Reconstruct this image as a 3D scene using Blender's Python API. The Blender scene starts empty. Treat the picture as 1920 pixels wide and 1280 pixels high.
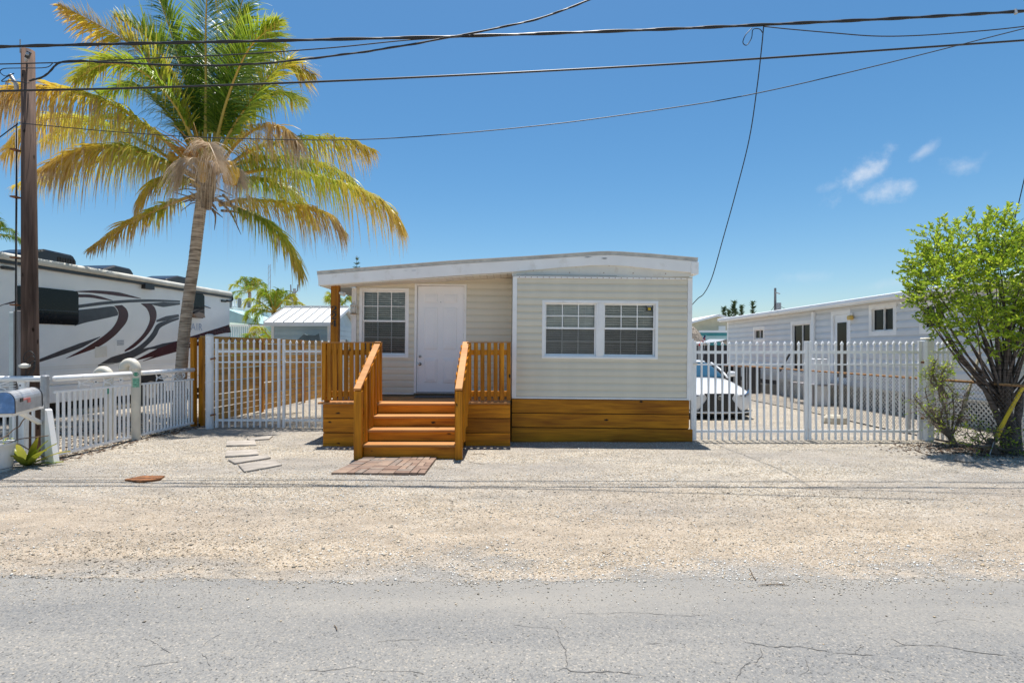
import bpy, bmesh, math, random
import numpy as np
from mathutils import Vector, Matrix, noise as mnoise

random.seed(7)
SC = bpy.context.scene
COL = SC.collection
R = math.radians

# ------------------------------------------------------------------ camera
F, H, HY = 1000.0, 1.65, 655.0          # focal length in px, eye height, horizon row (1920 px wide photo)
cam_d = bpy.data.cameras.new('camera'); cam = bpy.data.objects.new('camera', cam_d); COL.objects.link(cam)
cam_d.sensor_width = 36.0; cam_d.lens = 36.0 * F / 1920.0
cam_d.shift_y = (HY - 640.0) / 1920.0
cam_d.clip_start = 0.05; cam_d.clip_end = 3000
cam.location = (0, 0, H); cam.rotation_euler = (R(90), 0, 0)
SC.camera = cam

# ------------------------------------------------------------------ sky, sun, exposure
SUN_EL, SUN_AZ = R(78.8), R(1)            # behind the home, almost overhead; azimuth from +Y towards +X
w = bpy.data.worlds.new('World'); SC.world = w; w.use_nodes = True
nt = w.node_tree; N = nt.nodes; L = nt.links; N.clear()
out = N.new('ShaderNodeOutputWorld'); bg = N.new('ShaderNodeBackground')
sky = N.new('ShaderNodeTexSky'); sky.sky_type = 'NISHITA'; sky.sun_disc = False
sky.sun_elevation = SUN_EL; sky.sun_rotation = SUN_AZ
sky.air_density = 1.0; sky.dust_density = 0.7; sky.ozone_density = 3.0; sky.altitude = 0
bg.inputs['Strength'].default_value = 0.097
L.new(bg.outputs[0], out.inputs[0])
geo = N.new('ShaderNodeTexCoord')
def wmath(op, a, b=None, clamp=False):
    n = N.new('ShaderNodeMath'); n.operation = op; n.use_clamp = clamp
    for i, x in enumerate((a, b)):
        if x is None: continue
        if isinstance(x, (int, float)): n.inputs[i].default_value = x
        else: L.new(x, n.inputs[i])
    return n.outputs[0]
cn = N.new('ShaderNodeTexNoise'); cn.inputs['Scale'].default_value = 22; cn.inputs['Detail'].default_value = 7
cn.inputs['Roughness'].default_value = 0.62
L.new(geo.outputs['Generated'], cn.inputs['Vector'])
total = None
for (px, py, rx, rz, ang, dens) in ((1612, 332, 66, 27, -34, 1.0), (1652, 360, 54, 22, -4, 0.8), (1726, 288, 32, 11, -35, 0.5), (1807, 312, 34, 22, 0, 0.55), (1500, 518, 55, 14, 0, 0.22), (1690, 528, 70, 13, -8, 0.22), (1560, 350, 30, 12, 0, .35)):
    d = Vector(((px - 960) / F, 1.0, -(py - HY) / F)); ln = d.length; d.normalize()
    right = Vector((d.y, -d.x, 0)).normalized(); up = right.cross(d)
    ca, sa = math.cos(R(ang)), math.sin(R(ang))
    u = right * ca - up * sa; v = right * sa + up * ca
    def dotn(vec, r):
        n = N.new('ShaderNodeVectorMath'); n.operation = 'DOT_PRODUCT'
        L.new(geo.outputs['Generated'], n.inputs[0]); n.inputs[1].default_value = vec
        c = vec.dot(d)
        return wmath('DIVIDE', wmath('SUBTRACT', n.outputs['Value'], c), r / F / ln)
    a = dotn(u, rx); b = dotn(v, rz)
    q = wmath('SQRT', wmath('ADD', wmath('MULTIPLY', a, a), wmath('MULTIPLY', b, b)))
    q = wmath('ADD', q, wmath('MULTIPLY', wmath('SUBTRACT', cn.outputs['Fac'], 0.5), 3.0))
    m = N.new('ShaderNodeMapRange'); m.interpolation_type = 'SMOOTHSTEP'
    m.inputs['From Min'].default_value = 1.15; m.inputs['From Max'].default_value = -0.35
    m.inputs['To Min'].default_value = 0; m.inputs['To Max'].default_value = dens * 0.72
    L.new(q, m.inputs['Value'])
    dn = N.new('ShaderNodeVectorMath'); dn.operation = 'DOT_PRODUCT'
    L.new(geo.outputs['Generated'], dn.inputs[0]); dn.inputs[1].default_value = d
    m2 = wmath('MULTIPLY', m.outputs[0], wmath('GREATER_THAN', dn.outputs['Value'], 0.5))
    total = m2 if total is None else wmath('MAXIMUM', total, m2)
mix = N.new('ShaderNodeMixRGB'); mix.inputs['Color2'].default_value = (6.6, 6.8, 7.2, 1)
hsv = N.new('ShaderNodeHueSaturation'); hsv.inputs['Saturation'].default_value = 1.28; hsv.inputs['Hue'].default_value = 0.492; L.new(sky.outputs[0], hsv.inputs['Color'])
L.new(total, mix.inputs['Fac']); L.new(hsv.outputs[0], mix.inputs['Color1']); L.new(mix.outputs[0], bg.inputs['Color'])

sd = bpy.data.lights.new('sun', 'SUN'); sd.energy = 5.0; sd.angle = R(0.53); sd.color = (1.0, 0.96, 0.90)
sun = bpy.data.objects.new('sun', sd); COL.objects.link(sun)
sdir = Vector((math.sin(SUN_AZ) * math.cos(SUN_EL), math.cos(SUN_AZ) * math.cos(SUN_EL), math.sin(SUN_EL)))
sun.rotation_euler = sdir.to_track_quat('Z', 'Y').to_euler(); sun.location = sdir * 30
SC.view_settings.view_transform = 'Standard'; SC.view_settings.look = 'None'
SC.view_settings.exposure = 0.47; SC.view_settings.gamma = 1.0
SC.render.engine = 'CYCLES'
SC.cycles.max_bounces = 8; SC.cycles.transparent_max_bounces = 16

# ------------------------------------------------------------------ helpers
def P(px, py, Y): return Vector(((px - 960) * Y / F, Y, H - (py - HY) * Y / F))
def G(px, py, z=0.0):
    Y = (H - z) * F / (py - HY); return Vector(((px - 960) * Y / F, Y, z))
def lin(c): return tuple((x / 12.92 if x <= 0.04045 else ((x + 0.055) / 1.055) ** 2.4) for x in c)
def S(r, g, b): return lin((r / 255, g / 255, b / 255)) + (1,)

WORLD = {}
class MB:
    def __init__(s): s.v = []; s.f = []
    def add(s, vs, fs):
        n = len(s.v); s.v += [tuple(v) for v in vs]; s.f += [tuple(i + n for i in f) for f in fs]; return s
    def box(s, x0, x1, y0, y1, z0, z1):
        return s.add([(x0,y0,z0),(x1,y0,z0),(x1,y1,z0),(x0,y1,z0),(x0,y0,z1),(x1,y0,z1),(x1,y1,z1),(x0,y1,z1)],
              [(0,3,2,1),(4,5,6,7),(0,1,5,4),(1,2,6,5),(2,3,7,6),(3,0,4,7)])
    def bar(s, a, b, wd, ht, up=(0, 0, 1)):
        a = Vector(a); b = Vector(b); t = (b - a).normalized(); up = Vector(up)
        sd_ = t.cross(up)
        if sd_.length < 1e-4: sd_ = t.cross(Vector((0, 1, 0)))
        sd_.normalize(); n = sd_.cross(t)
        vs = [p + sd_ * (i * wd / 2) + n * (j * ht / 2) for p in (a, b) for i, j in ((-1,-1),(1,-1),(1,1),(-1,1))]
        return s.add(vs, [(3,2,1,0),(4,5,6,7),(0,1,5,4),(1,2,6,5),(2,3,7,6),(3,0,4,7)])
    def tube(s, pts, rs, n=8, cap=True):
        pts = [Vector(p) for p in pts]
        if not hasattr(rs, '__len__'): rs = [rs] * len(pts)
        vs = []; fs = []; prev = None
        for i, p in enumerate(pts):
            t = (pts[min(i + 1, len(pts) - 1)] - pts[max(i - 1, 0)]).normalized()
            if prev is None:
                u = t.cross(Vector((0, 0, 1)))
                if u.length < 1e-3: u = t.cross(Vector((0, 1, 0)))
            else: u = prev - t * prev.dot(t)
            u.normalize(); prev = u; v = t.cross(u)
            for k in range(n):
                a = 2 * math.pi * k / n; vs.append(p + (u * math.cos(a) + v * math.sin(a)) * rs[i])
        for i in range(len(pts) - 1):
            for k in range(n):
                fs.append((i*n+k, i*n+(k+1)%n, (i+1)*n+(k+1)%n, (i+1)*n+k))
        if cap: fs.append(tuple(range(n - 1, -1, -1))); fs.append(tuple((len(pts)-1)*n + k for k in range(n)))
        return s.add(vs, fs)
    def prism(s, pts, ext):
        """polygon of 3-D points extruded by vector ext"""
        pts = [Vector(p) for p in pts]; ext = Vector(ext); n = len(pts)
        vs = pts + [p + ext for p in pts]
        fs = [tuple(range(n - 1, -1, -1)), tuple(range(n, 2 * n))] + [(i, (i+1)%n, n+(i+1)%n, n+i) for i in range(n)]
        return s.add(vs, fs)
    def strip(s, left, right, ext):
        """ribbon between two polylines, given thickness"""
        ext = Vector(ext); n = len(left)
        a = [Vector(p) for p in left]; b = [Vector(p) for p in right]
        vs = a + b + [p + ext for p in a] + [p + ext for p in b]; fs = []
        for i in range(n - 1):
            fs.append((i, i+1, n+i+1, n+i)); fs.append((2*n+i, 3*n+i, 3*n+i+1, 2*n+i+1))
            fs.append((i, 2*n+i, 2*n+i+1, i+1)); fs.append((n+i, n+i+1, 3*n+i+1, 3*n+i))
        fs.append((0, n, 3*n, 2*n)); fs.append((n-1, 3*n-1, 4*n-1, 2*n-1)[::-1] if False else (n-1, 3*n-1, 4*n-1, 2*n-1))
        return s.add(vs, fs)
    def lathe(s, prof, c, n=20):
        c = Vector(c); vs = []; fs = []
        for r, z in prof:
            for k in range(n):
                a = 2 * math.pi * k / n; vs.append(c + Vector((r * math.cos(a), r * math.sin(a), z)))
        m = len(prof)
        for i in range(m - 1):
            for k in range(n): fs.append((i*n+k, i*n+(k+1)%n, (i+1)*n+(k+1)%n, (i+1)*n+k))
        fs.append(tuple(range(n - 1, -1, -1))); fs.append(tuple((m-1)*n + k for k in range(n)))
        return s.add(vs, fs)
    def build(s, name, mat, parent=None, smooth=False, bevel=0.0, kind=None, label=None):
        o = None
        lo = [min(v[i] for v in s.v) for i in range(3)]; hi = [max(v[i] for v in s.v) for i in range(3)]
        c = Vector([(lo[i] + hi[i]) / 2 for i in range(3)])
        if parent is None: c.z = lo[2]
        me = bpy.data.meshes.new(name); me.from_pydata([tuple(Vector(v) - c) for v in s.v], [], s.f); me.update()
        bm = bmesh.new(); bm.from_mesh(me); bmesh.ops.recalc_face_normals(bm, faces=bm.faces); bm.to_mesh(me); bm.free()
        me.materials.append(mat)
        if smooth:
            for p in me.polygons: p.use_smooth = True
        o = bpy.data.objects.new(name, me); COL.objects.link(o)
        place(o, c, parent)
        if bevel > 0:
            b = o.modifiers.new('bevel', 'BEVEL'); b.width = bevel; b.segments = 1; b.limit_method = 'ANGLE'; b.angle_limit = R(40)
        if kind: o['kind'] = kind
        if label: o['label'] = label
        return o
def place(o, c, parent=None):
    WORLD[o.name] = Vector(c)
    if parent is not None:
        o.parent = parent; o.location = Vector(c) - WORLD[parent.name]
    else: o.location = c
def dup(o, c, parent, rotz=0.0):
    n = o.copy(); COL.objects.link(n); place(n, c, parent); n.rotation_euler = (0, 0, rotz); return n
def tag(o, label, cat, group=None):
    o['label'] = label; o['category'] = cat
    if group: o['group'] = group
    return o
def thing(name, label, cat, loc, group=None):
    o = bpy.data.objects.new(name, None); COL.objects.link(o); o.empty_display_size = 0.2
    place(o, loc); return tag(o, label, cat, group)
def bez(pts, n):
    """Catmull-Rom through points"""
    pts = [Vector(p) for p in pts]; q = [2*pts[0]-pts[1]] + pts + [2*pts[-1]-pts[-2]]; r = []
    seg = len(pts) - 1
    for i in range(n + 1):
        t = i / n * seg; k = min(int(t), seg - 1); u = t - k
        a, b, c, d = q[k:k+4]
        r.append(0.5 * ((2*b) + (c-a)*u + (2*a-5*b+4*c-d)*u*u + (3*b-a-3*c+d)*u*u*u))
    return r

# ------------------------------------------------------------------ materials
def newmat(name):
    m = bpy.data.materials.new(name); m.use_nodes = True
    n = m.node_tree.nodes; b = n['Principled BSDF']; return m, n, m.node_tree.links, b
def ramp(n, stops):
    r = n.new('ShaderNodeValToRGB'); e = r.color_ramp.elements
    e[0].position, e[0].color = stops[0]; e[1].position, e[1].color = stops[1]
    for p, c in stops[2:]:
        x = e.new(p); x.color = c
    return r
def plain(name, col, rough=0.6, var=0.06, scale=6.0, bump=0.0, bscale=60.0, metal=0.0, spec=0.5, stain=None, stain_amt=0.0, stain_scale=2.0, objvar=0.0, coord='Object'):
    """painted / plastic surface with soft uneven tone, optional stains and fine relief"""
    m, n, l, b = newmat(name)
    tc = n.new('ShaderNodeTexCoord')
    ns = n.new('ShaderNodeTexNoise'); ns.inputs['Scale'].default_value = scale; ns.inputs['Detail'].default_value = 6
    l.new(tc.outputs[coord], ns.inputs['Vector'])
    lo = tuple(max(0, c * (1 - var * 2)) for c in col[:3]) + (1,); hi = tuple(min(1, c * (1 + var)) for c in col[:3]) + (1,)
    rp = ramp(n, [(0.3, lo), (0.7, hi)]); l.new(ns.outputs['Fac'], rp.inputs[0]); colr = rp.outputs[0]
    if stain is not None:
        s2 = n.new('ShaderNodeTexNoise'); s2.inputs['Scale'].default_value = stain_scale; s2.inputs['Detail'].default_value = 8; s2.inputs['Roughness'].default_value = 0.7
        l.new(tc.outputs[coord], s2.inputs['Vector'])
        rr = ramp(n, [(0.56, (0,0,0,1)), (0.72, (stain_amt,)*3 + (1,))]); l.new(s2.outputs['Fac'], rr.inputs[0])
        mx = n.new('ShaderNodeMixRGB'); mx.inputs['Color2'].default_value = stain
        l.new(rr.outputs[0], mx.inputs['Fac']); l.new(colr, mx.inputs['Color1']); colr = mx.outputs[0]
    if objvar > 0:
        oi = n.new('ShaderNodeObjectInfo'); mr = n.new('ShaderNodeMapRange')
        mr.inputs['To Min'].default_value = 1 - objvar; mr.inputs['To Max'].default_value = 1 + objvar
        l.new(oi.outputs['Random'], mr.inputs['Value'])
        hs = n.new('ShaderNodeHueSaturation'); l.new(mr.outputs[0], hs.inputs['Value']); l.new(colr, hs.inputs['Color']); colr = hs.outputs[0]
    l.new(colr, b.inputs['Base Color']); b.inputs['Roughness'].default_value = rough; b.inputs['Metallic'].default_value = metal
    b.inputs['Specular IOR Level'].default_value = spec
    if bump > 0:
        nb = n.new('ShaderNodeTexNoise'); nb.inputs['Scale'].default_value = bscale; nb.inputs['Detail'].default_value = 5
        l.new(tc.outputs[coord], nb.inputs['Vector'])
        bp = n.new('ShaderNodeBump'); bp.inputs['Strength'].default_value = bump; bp.inputs['Distance'].default_value = 0.01
        l.new(nb.outputs['Fac'], bp.inputs['Height']); l.new(bp.outputs[0], b.inputs['Normal'])
    return m
def wood(name, axis, dark, light, rough=0.5, knots=True, var=0.28, knotcol=(0.02, 0.01, 0.004, 1)):
    m, n, l, b = newmat(name)
    tc = n.new('ShaderNodeTexCoord'); oi = n.new('ShaderNodeObjectInfo')
    ofs = n.new('ShaderNodeVectorMath'); ofs.operation = 'SCALE'; ofs.inputs[0].default_value = (31, 17, 23)
    l.new(oi.outputs['Random'], ofs.inputs['Scale'])
    ad = n.new('ShaderNodeVectorMath'); ad.operation = 'ADD'; l.new(tc.outputs['Object'], ad.inputs[0]); l.new(ofs.outputs[0], ad.inputs[1])
    def stretched(al, ac):
        mp = n.new('ShaderNodeMapping'); mp.vector_type = 'POINT'
        mp.inputs['Scale'].default_value = tuple(al if i == axis else ac for i in range(3))
        l.new(ad.outputs[0], mp.inputs['Vector']); return mp.outputs[0]
    n1 = n.new('ShaderNodeTexNoise'); n1.inputs['Scale'].default_value = 1; n1.inputs['Detail'].default_value = 7; n1.inputs['Distortion'].default_value = 0.6
    l.new(stretched(1.6, 26), n1.inputs['Vector'])
    n2 = n.new('ShaderNodeTexNoise'); n2.inputs['Scale'].default_value = 1; n2.inputs['Detail'].default_value = 3
    l.new(stretched(0.9, 4.0), n2.inputs['Vector'])
    mxv = n.new('ShaderNodeMixRGB'); mxv.inputs['Fac'].default_value = 0.5
    l.new(n1.outputs['Fac'], mxv.inputs['Color1']); l.new(n2.outputs['Fac'], mxv.inputs['Color2'])
    mid = tuple((a + c) / 2 for a, c in zip(dark, light))
    rp = ramp(n, [(0.33, dark), (0.64, light), (0.5, mid)]); l.new(mxv.outputs[0], rp.inputs[0]); col = rp.outputs[0]
    if knots:
        vo = n.new('ShaderNodeTexVoronoi'); vo.inputs['Scale'].default_value = 1
        nd = n.new('ShaderNodeTexNoise'); nd.inputs['Scale'].default_value = 30
        l.new(ad.outputs[0], nd.inputs['Vector'])
        l.new(stretched(2.4, 5.2), vo.inputs['Vector'])
        aa = n.new('ShaderNodeMath'); aa.operation = 'MULTIPLY_ADD'; aa.inputs[1].default_value = 0.10; l.new(nd.outputs['Fac'], aa.inputs[0]); l.new(vo.outputs['Distance'], aa.inputs[2])
        kr = ramp(n, [(0.115, (1, 1, 1, 1)), (0.165, (0, 0, 0, 1))]); l.new(aa.outputs[0], kr.inputs[0])
        mk = n.new('ShaderNodeMixRGB'); mk.inputs['Color2'].default_value = knotcol
        l.new(kr.outputs[0], mk.inputs['Fac']); l.new(col, mk.inputs['Color1']); col = mk.outputs[0]
    mr = n.new('ShaderNodeMapRange'); mr.inputs['To Min'].default_value = 1 - var; mr.inputs['To Max'].default_value = 1 + var
    l.new(oi.outputs['Random'], mr.inputs['Value'])
    hs = n.new('ShaderNodeHueSaturation'); l.new(mr.outputs[0], hs.inputs['Value']); l.new(col, hs.inputs['Color'])
    l.new(hs.outputs[0], b.inputs['Base Color']); b.inputs['Roughness'].default_value = rough; b.inputs['Specular IOR Level'].default_value = 0.22
    bp = n.new('ShaderNodeBump'); bp.inputs['Strength'].default_value = 0.25; bp.inputs['Distance'].default_value = 0.004
    l.new(n1.outputs['Fac'], bp.inputs['Height']); l.new(bp.outputs[0], b.inputs['Normal'])
    return m
def glass(name, tint=(1, 1, 1, 1), rough=0.02, refl=0.16):
    m, n, l, b = newmat(name); n.remove(b)
    o = n['Material Output']; tr = n.new('ShaderNodeBsdfTransparent'); tr.inputs['Color'].default_value = tint
    gl = n.new('ShaderNodeBsdfGlossy'); gl.inputs['Roughness'].default_value = rough
    fr = n.new('ShaderNodeFresnel'); fr.inputs['IOR'].default_value = 1.52
    ma = n.new('ShaderNodeMath'); ma.operation = 'ADD'; ma.use_clamp = True; ma.inputs[1].default_value = refl - 0.04; l.new(fr.outputs[0], ma.inputs[0])
    mx = n.new('ShaderNodeMixShader'); l.new(ma.outputs[0], mx.inputs['Fac']); l.new(tr.outputs[0], mx.inputs[1]); l.new(gl.outputs[0], mx.inputs[2])
    l.new(mx.outputs[0], o.inputs['Surface']); return m
def leafmat(name, stops, rough=0.45, trans=0.35, attr='dry'):
    m, n, l, b = newmat(name); o = n['Material Output']
    at = n.new('ShaderNodeAttribute'); at.attribute_name = attr
    rp = ramp(n, stops); l.new(at.outputs['Fac'], rp.inputs[0]); l.new(rp.outputs[0], b.inputs['Base Color']); b.inputs['Roughness'].default_value = rough
    t = n.new('ShaderNodeBsdfTranslucent'); l.new(rp.outputs[0], t.inputs['Color'])
    mx = n.new('ShaderNodeMixShader'); mx.inputs['Fac'].default_value = trans
    l.new(b.outputs[0], mx.inputs[1]); l.new(t.outputs[0], mx.inputs[2]); l.new(mx.outputs[0], o.inputs['Surface']); return m
def setattr_pts(o, name, vals):
    a = o.data.attributes.new(name, 'FLOAT', 'POINT'); a.data.foreach_set('value', np.asarray(vals, dtype=np.float32))

WD, WL = (0.26, 0.080, 0.004, 1), (0.70, 0.272, 0.012, 1)
M = {}
M['wood_x'] = wood('stained_pine_x', 0, WD, WL); M['wood_y'] = wood('stained_pine_y', 1, WD, WL); M['wood_z'] = wood('stained_pine_z', 2, WD, WL, knots=True)
M['wood_tread'] = wood('stained_tread', 0, (0.38, 0.16, 0.045, 1), (0.54, 0.27, 0.10, 1), rough=0.6, var=0.1)
M['fence_wood'] = wood('fence_board_wood', 1, (0.40, 0.185, 0.04, 1), (0.74, 0.41, 0.11, 1), rough=0.65, var=0.2)
M['old_wood_z'] = wood('weathered_pole_wood', 2, (0.045, 0.028, 0.021, 1), (0.165, 0.105, 0.078, 1), rough=0.85, var=0.03)
M['grey_wood'] = wood('grey_post_wood', 2, (0.16, 0.15, 0.15, 1), (0.34, 0.33, 0.33, 1), rough=0.85, knots=False)
M['white'] = plain('white_trim', (0.92, 0.90, 0.87, 1), 0.45, 0.04, 3, stain=(0.45, 0.34, 0.2, 1), stain_amt=0.25, stain_scale=5)
M['fascia'] = plain('fascia_white', (0.92, 0.90, 0.87, 1), 0.5, 0.03, 2.5, stain=(0.5, 0.42, 0.3, 1), stain_amt=0.3, stain_scale=3)
M['siding'] = plain('beige_vinyl_siding', (0.74, 0.675, 0.54, 1), 0.5, 0.03, 3, bump=0.08, bscale=90, objvar=0.03)
M['siding_back'] = plain('interior_wall', (0.45, 0.43, 0.38, 1), 0.9)
M['door'] = plain('white_door_paint', (0.92, 0.90, 0.89, 1), 0.4, 0.02, 2)
M['chrome'] = plain('brushed_nickel', (0.62, 0.6, 0.56, 1), 0.25, 0.05, 10, metal=1)
M['glass'] = glass('window_glass', (0.93, 0.96, 0.96, 1), refl=0.05)
M['blind'] = plain('white_blind', (0.88, 0.86, 0.82, 1), 0.5)
M['screen'] = glass('insect_screen', (0.62, 0.62, 0.63, 1), rough=0.5, refl=0.05)
M['roofm'] = plain('white_roof_coating', (0.78, 0.77, 0.74, 1), 0.7, 0.06, 2)
M['gate'] = plain('white_powder_coat', (0.90, 0.90, 0.89, 1), 0.35, 0.03, 4, stain=(0.42, 0.25, 0.1, 1), stain_amt=0.4, stain_scale=6)
M['rusty'] = plain('rusty_steel', (0.25, 0.10, 0.035, 1), 0.9, 0.25, 20, bump=0.4)
M['rustrail'] = plain('rusted_rail', (0.36, 0.20, 0.09, 1), 0.9, 0.3, 30, bump=0.3)
M['galv'] = plain('galvanised', (0.42, 0.43, 0.44, 1), 0.5, 0.1, 12, metal=0.4)
M['black'] = plain('black_rubber', (0.012, 0.012, 0.013, 1), 0.55, 0.1)
M['blackgloss'] = plain('black_plastic', (0.02, 0.021, 0.024, 1), 0.3, 0.1)
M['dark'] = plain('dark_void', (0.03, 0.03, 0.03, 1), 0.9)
# ------------------------------------------------------------------ ground, road, gravel
def gravelmat(name, palette, scale=75.0, dustcol=(0.42, 0.37, 0.30, 1), patchcol=(0.34, 0.315, 0.285, 1), warm=(0.47, 0.375, 0.27, 1)):
    m, n, l, b = newmat(name)
    tc = n.new('ShaderNodeTexCoord')
    vo = n.new('ShaderNodeTexVoronoi'); vo.inputs['Scale'].default_value = scale; vo.inputs['Randomness'].default_value = 1
    l.new(tc.outputs['Object'], vo.inputs['Vector'])
    sp = n.new('ShaderNodeSeparateColor'); l.new(vo.outputs['Color'], sp.inputs[0])
    rp = ramp(n, palette); l.new(sp.outputs[0], rp.inputs[0])
    big = n.new('ShaderNodeTexNoise'); big.inputs['Scale'].default_value = 0.42; big.inputs['Detail'].default_value = 7; big.inputs['Roughness'].default_value = 0.62
    mp = n.new('ShaderNodeMapping'); mp.inputs['Scale'].default_value = (0.55, 1.25, 1); l.new(tc.outputs['Object'], mp.inputs['Vector']); l.new(mp.outputs[0], big.inputs['Vector'])
    r2 = ramp(n, [(0.42, (0, 0, 0, 1)), (0.60, (0.85, 0.85, 0.85, 1))]); l.new(big.outputs['Fac'], r2.inputs[0])
    mx = n.new('ShaderNodeMixRGB'); mx.inputs['Color2'].default_value = patchcol; l.new(r2.outputs[0], mx.inputs['Fac']); l.new(rp.outputs[0], mx.inputs['Color1'])
    # warm, tyre-packed band along the roadside
    sx = n.new('ShaderNodeSeparateXYZ'); l.new(tc.outputs['Object'], sx.inputs[0])
    wob = n.new('ShaderNodeTexNoise'); wob.inputs['Scale'].default_value = 0.8; wob.inputs['Detail'].default_value = 5; l.new(tc.outputs['Object'], wob.inputs['Vector'])
    ya = n.new('ShaderNodeMath'); ya.operation = 'MULTIPLY_ADD'; ya.inputs[1].default_value = 3.4; l.new(wob.outputs['Fac'], ya.inputs[0]); l.new(sx.outputs['Y'], ya.inputs[2])
    mr = n.new('ShaderNodeMapRange'); mr.inputs['From Min'].default_value = 8.3; mr.inputs['From Max'].default_value = 6.6
    mr.inputs['To Min'].default_value = 0.0; mr.inputs['To Max'].default_value = 0.5; l.new(ya.outputs[0], mr.inputs['Value'])
    m3 = n.new('ShaderNodeMixRGB'); m3.blend_type = 'MIX'; m3.inputs['Color2'].default_value = warm; l.new(mr.outputs[0], m3.inputs['Fac']); l.new(mx.outputs[0], m3.inputs['Color1'])
    # grey road dust where the gravel thins out at the asphalt
    dn = n.new('ShaderNodeTexNoise'); dn.inputs['Scale'].default_value = 1.6; dn.inputs['Detail'].default_value = 8; dn.inputs['Roughness'].default_value = 0.65; l.new(mp.outputs[0], dn.inputs['Vector'])
    yb = n.new('ShaderNodeMath'); yb.operation = 'MULTIPLY_ADD'; yb.inputs[1].default_value = 2.0; l.new(dn.outputs['Fac'], yb.inputs[0]); l.new(sx.outputs['Y'], yb.inputs[2])
    dm = n.new('ShaderNodeMapRange'); dm.inputs['From Min'].default_value = 5.2; dm.inputs['From Max'].default_value = 4.75; dm.inputs['To Min'].default_value = 0.0; dm.inputs['To Max'].default_value = 0.9; l.new(yb.outputs[0], dm.inputs['Value'])
    md = n.new('ShaderNodeMixRGB'); md.inputs['Color2'].default_value = (0.335, 0.325, 0.305, 1); l.new(dm.outputs[0], md.inputs['Fac']); l.new(m3.outputs[0], md.inputs['Color1']); m3 = md
    # fine grain on top
    fn = n.new('ShaderNodeTexNoise'); fn.inputs['Scale'].default_value = 160; fn.inputs['Detail'].default_value = 3; l.new(tc.outputs['Object'], fn.inputs['Vector'])
    fr = ramp(n, [(0.36, (0.40, 0.38, 0.36, 1)), (0.58, (1.02, 1.01, 1.0, 1))]); l.new(fn.outputs['Fac'], fr.inputs[0])
    mu = n.new('ShaderNodeMixRGB'); mu.blend_type = 'MULTIPLY'; mu.inputs['Fac'].default_value = 0.8; l.new(m3.outputs[0], mu.inputs['Color1']); l.new(fr.outputs[0], mu.inputs['Color2'])
    mo = n.new('ShaderNodeTexNoise'); mo.inputs['Scale'].default_value = 3.2; mo.inputs['Detail'].default_value = 9; mo.inputs['Roughness'].default_value = 0.7; l.new(mp.outputs[0], mo.inputs['Vector'])
    mor = ramp(n, [(0.35, (0.88, 0.875, 0.87, 1)), (0.60, (1.20, 1.19, 1.175, 1))]); l.new(mo.outputs['Fac'], mor.inputs[0])
    mv = n.new('ShaderNodeMixRGB'); mv.blend_type = 'MULTIPLY'; mv.inputs['Fac'].default_value = 1.0; l.new(mu.outputs[0], mv.inputs['Color1']); l.new(mor.outputs[0], mv.inputs['Color2']); mu = mv
    l.new(mu.outputs[0], b.inputs['Base Color']); b.inputs['Roughness'].default_value = 0.95; b.inputs['Specular IOR Level'].default_value = 0.15
    iv = n.new('ShaderNodeMath'); iv.operation = 'MULTIPLY'; iv.inputs[1].default_value = -1; l.new(vo.outputs['Distance'], iv.inputs[0])
    bp = n.new('ShaderNodeBump'); bp.inputs['Strength'].default_value = 0.9; bp.inputs['Distance'].default_value = 0.012
    l.new(iv.outputs[0], bp.inputs['Height']); l.new(bp.outputs[0], b.inputs['Normal'])
    return m
GP = [(0.0, (0.13, 0.11, 0.09, 1)), (1.0, (0.68, 0.66, 0.61, 1)), (0.12, (0.24, 0.21, 0.17, 1)), (0.35, (0.42, 0.38, 0.31, 1)), (0.55, (0.52, 0.47, 0.39, 1)), (0.75, (0.46, 0.36, 0.24, 1)), (0.86, (0.60, 0.57, 0.51, 1))]
M['gravel'] = gravelmat('pea_rock_gravel', GP)

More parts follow.
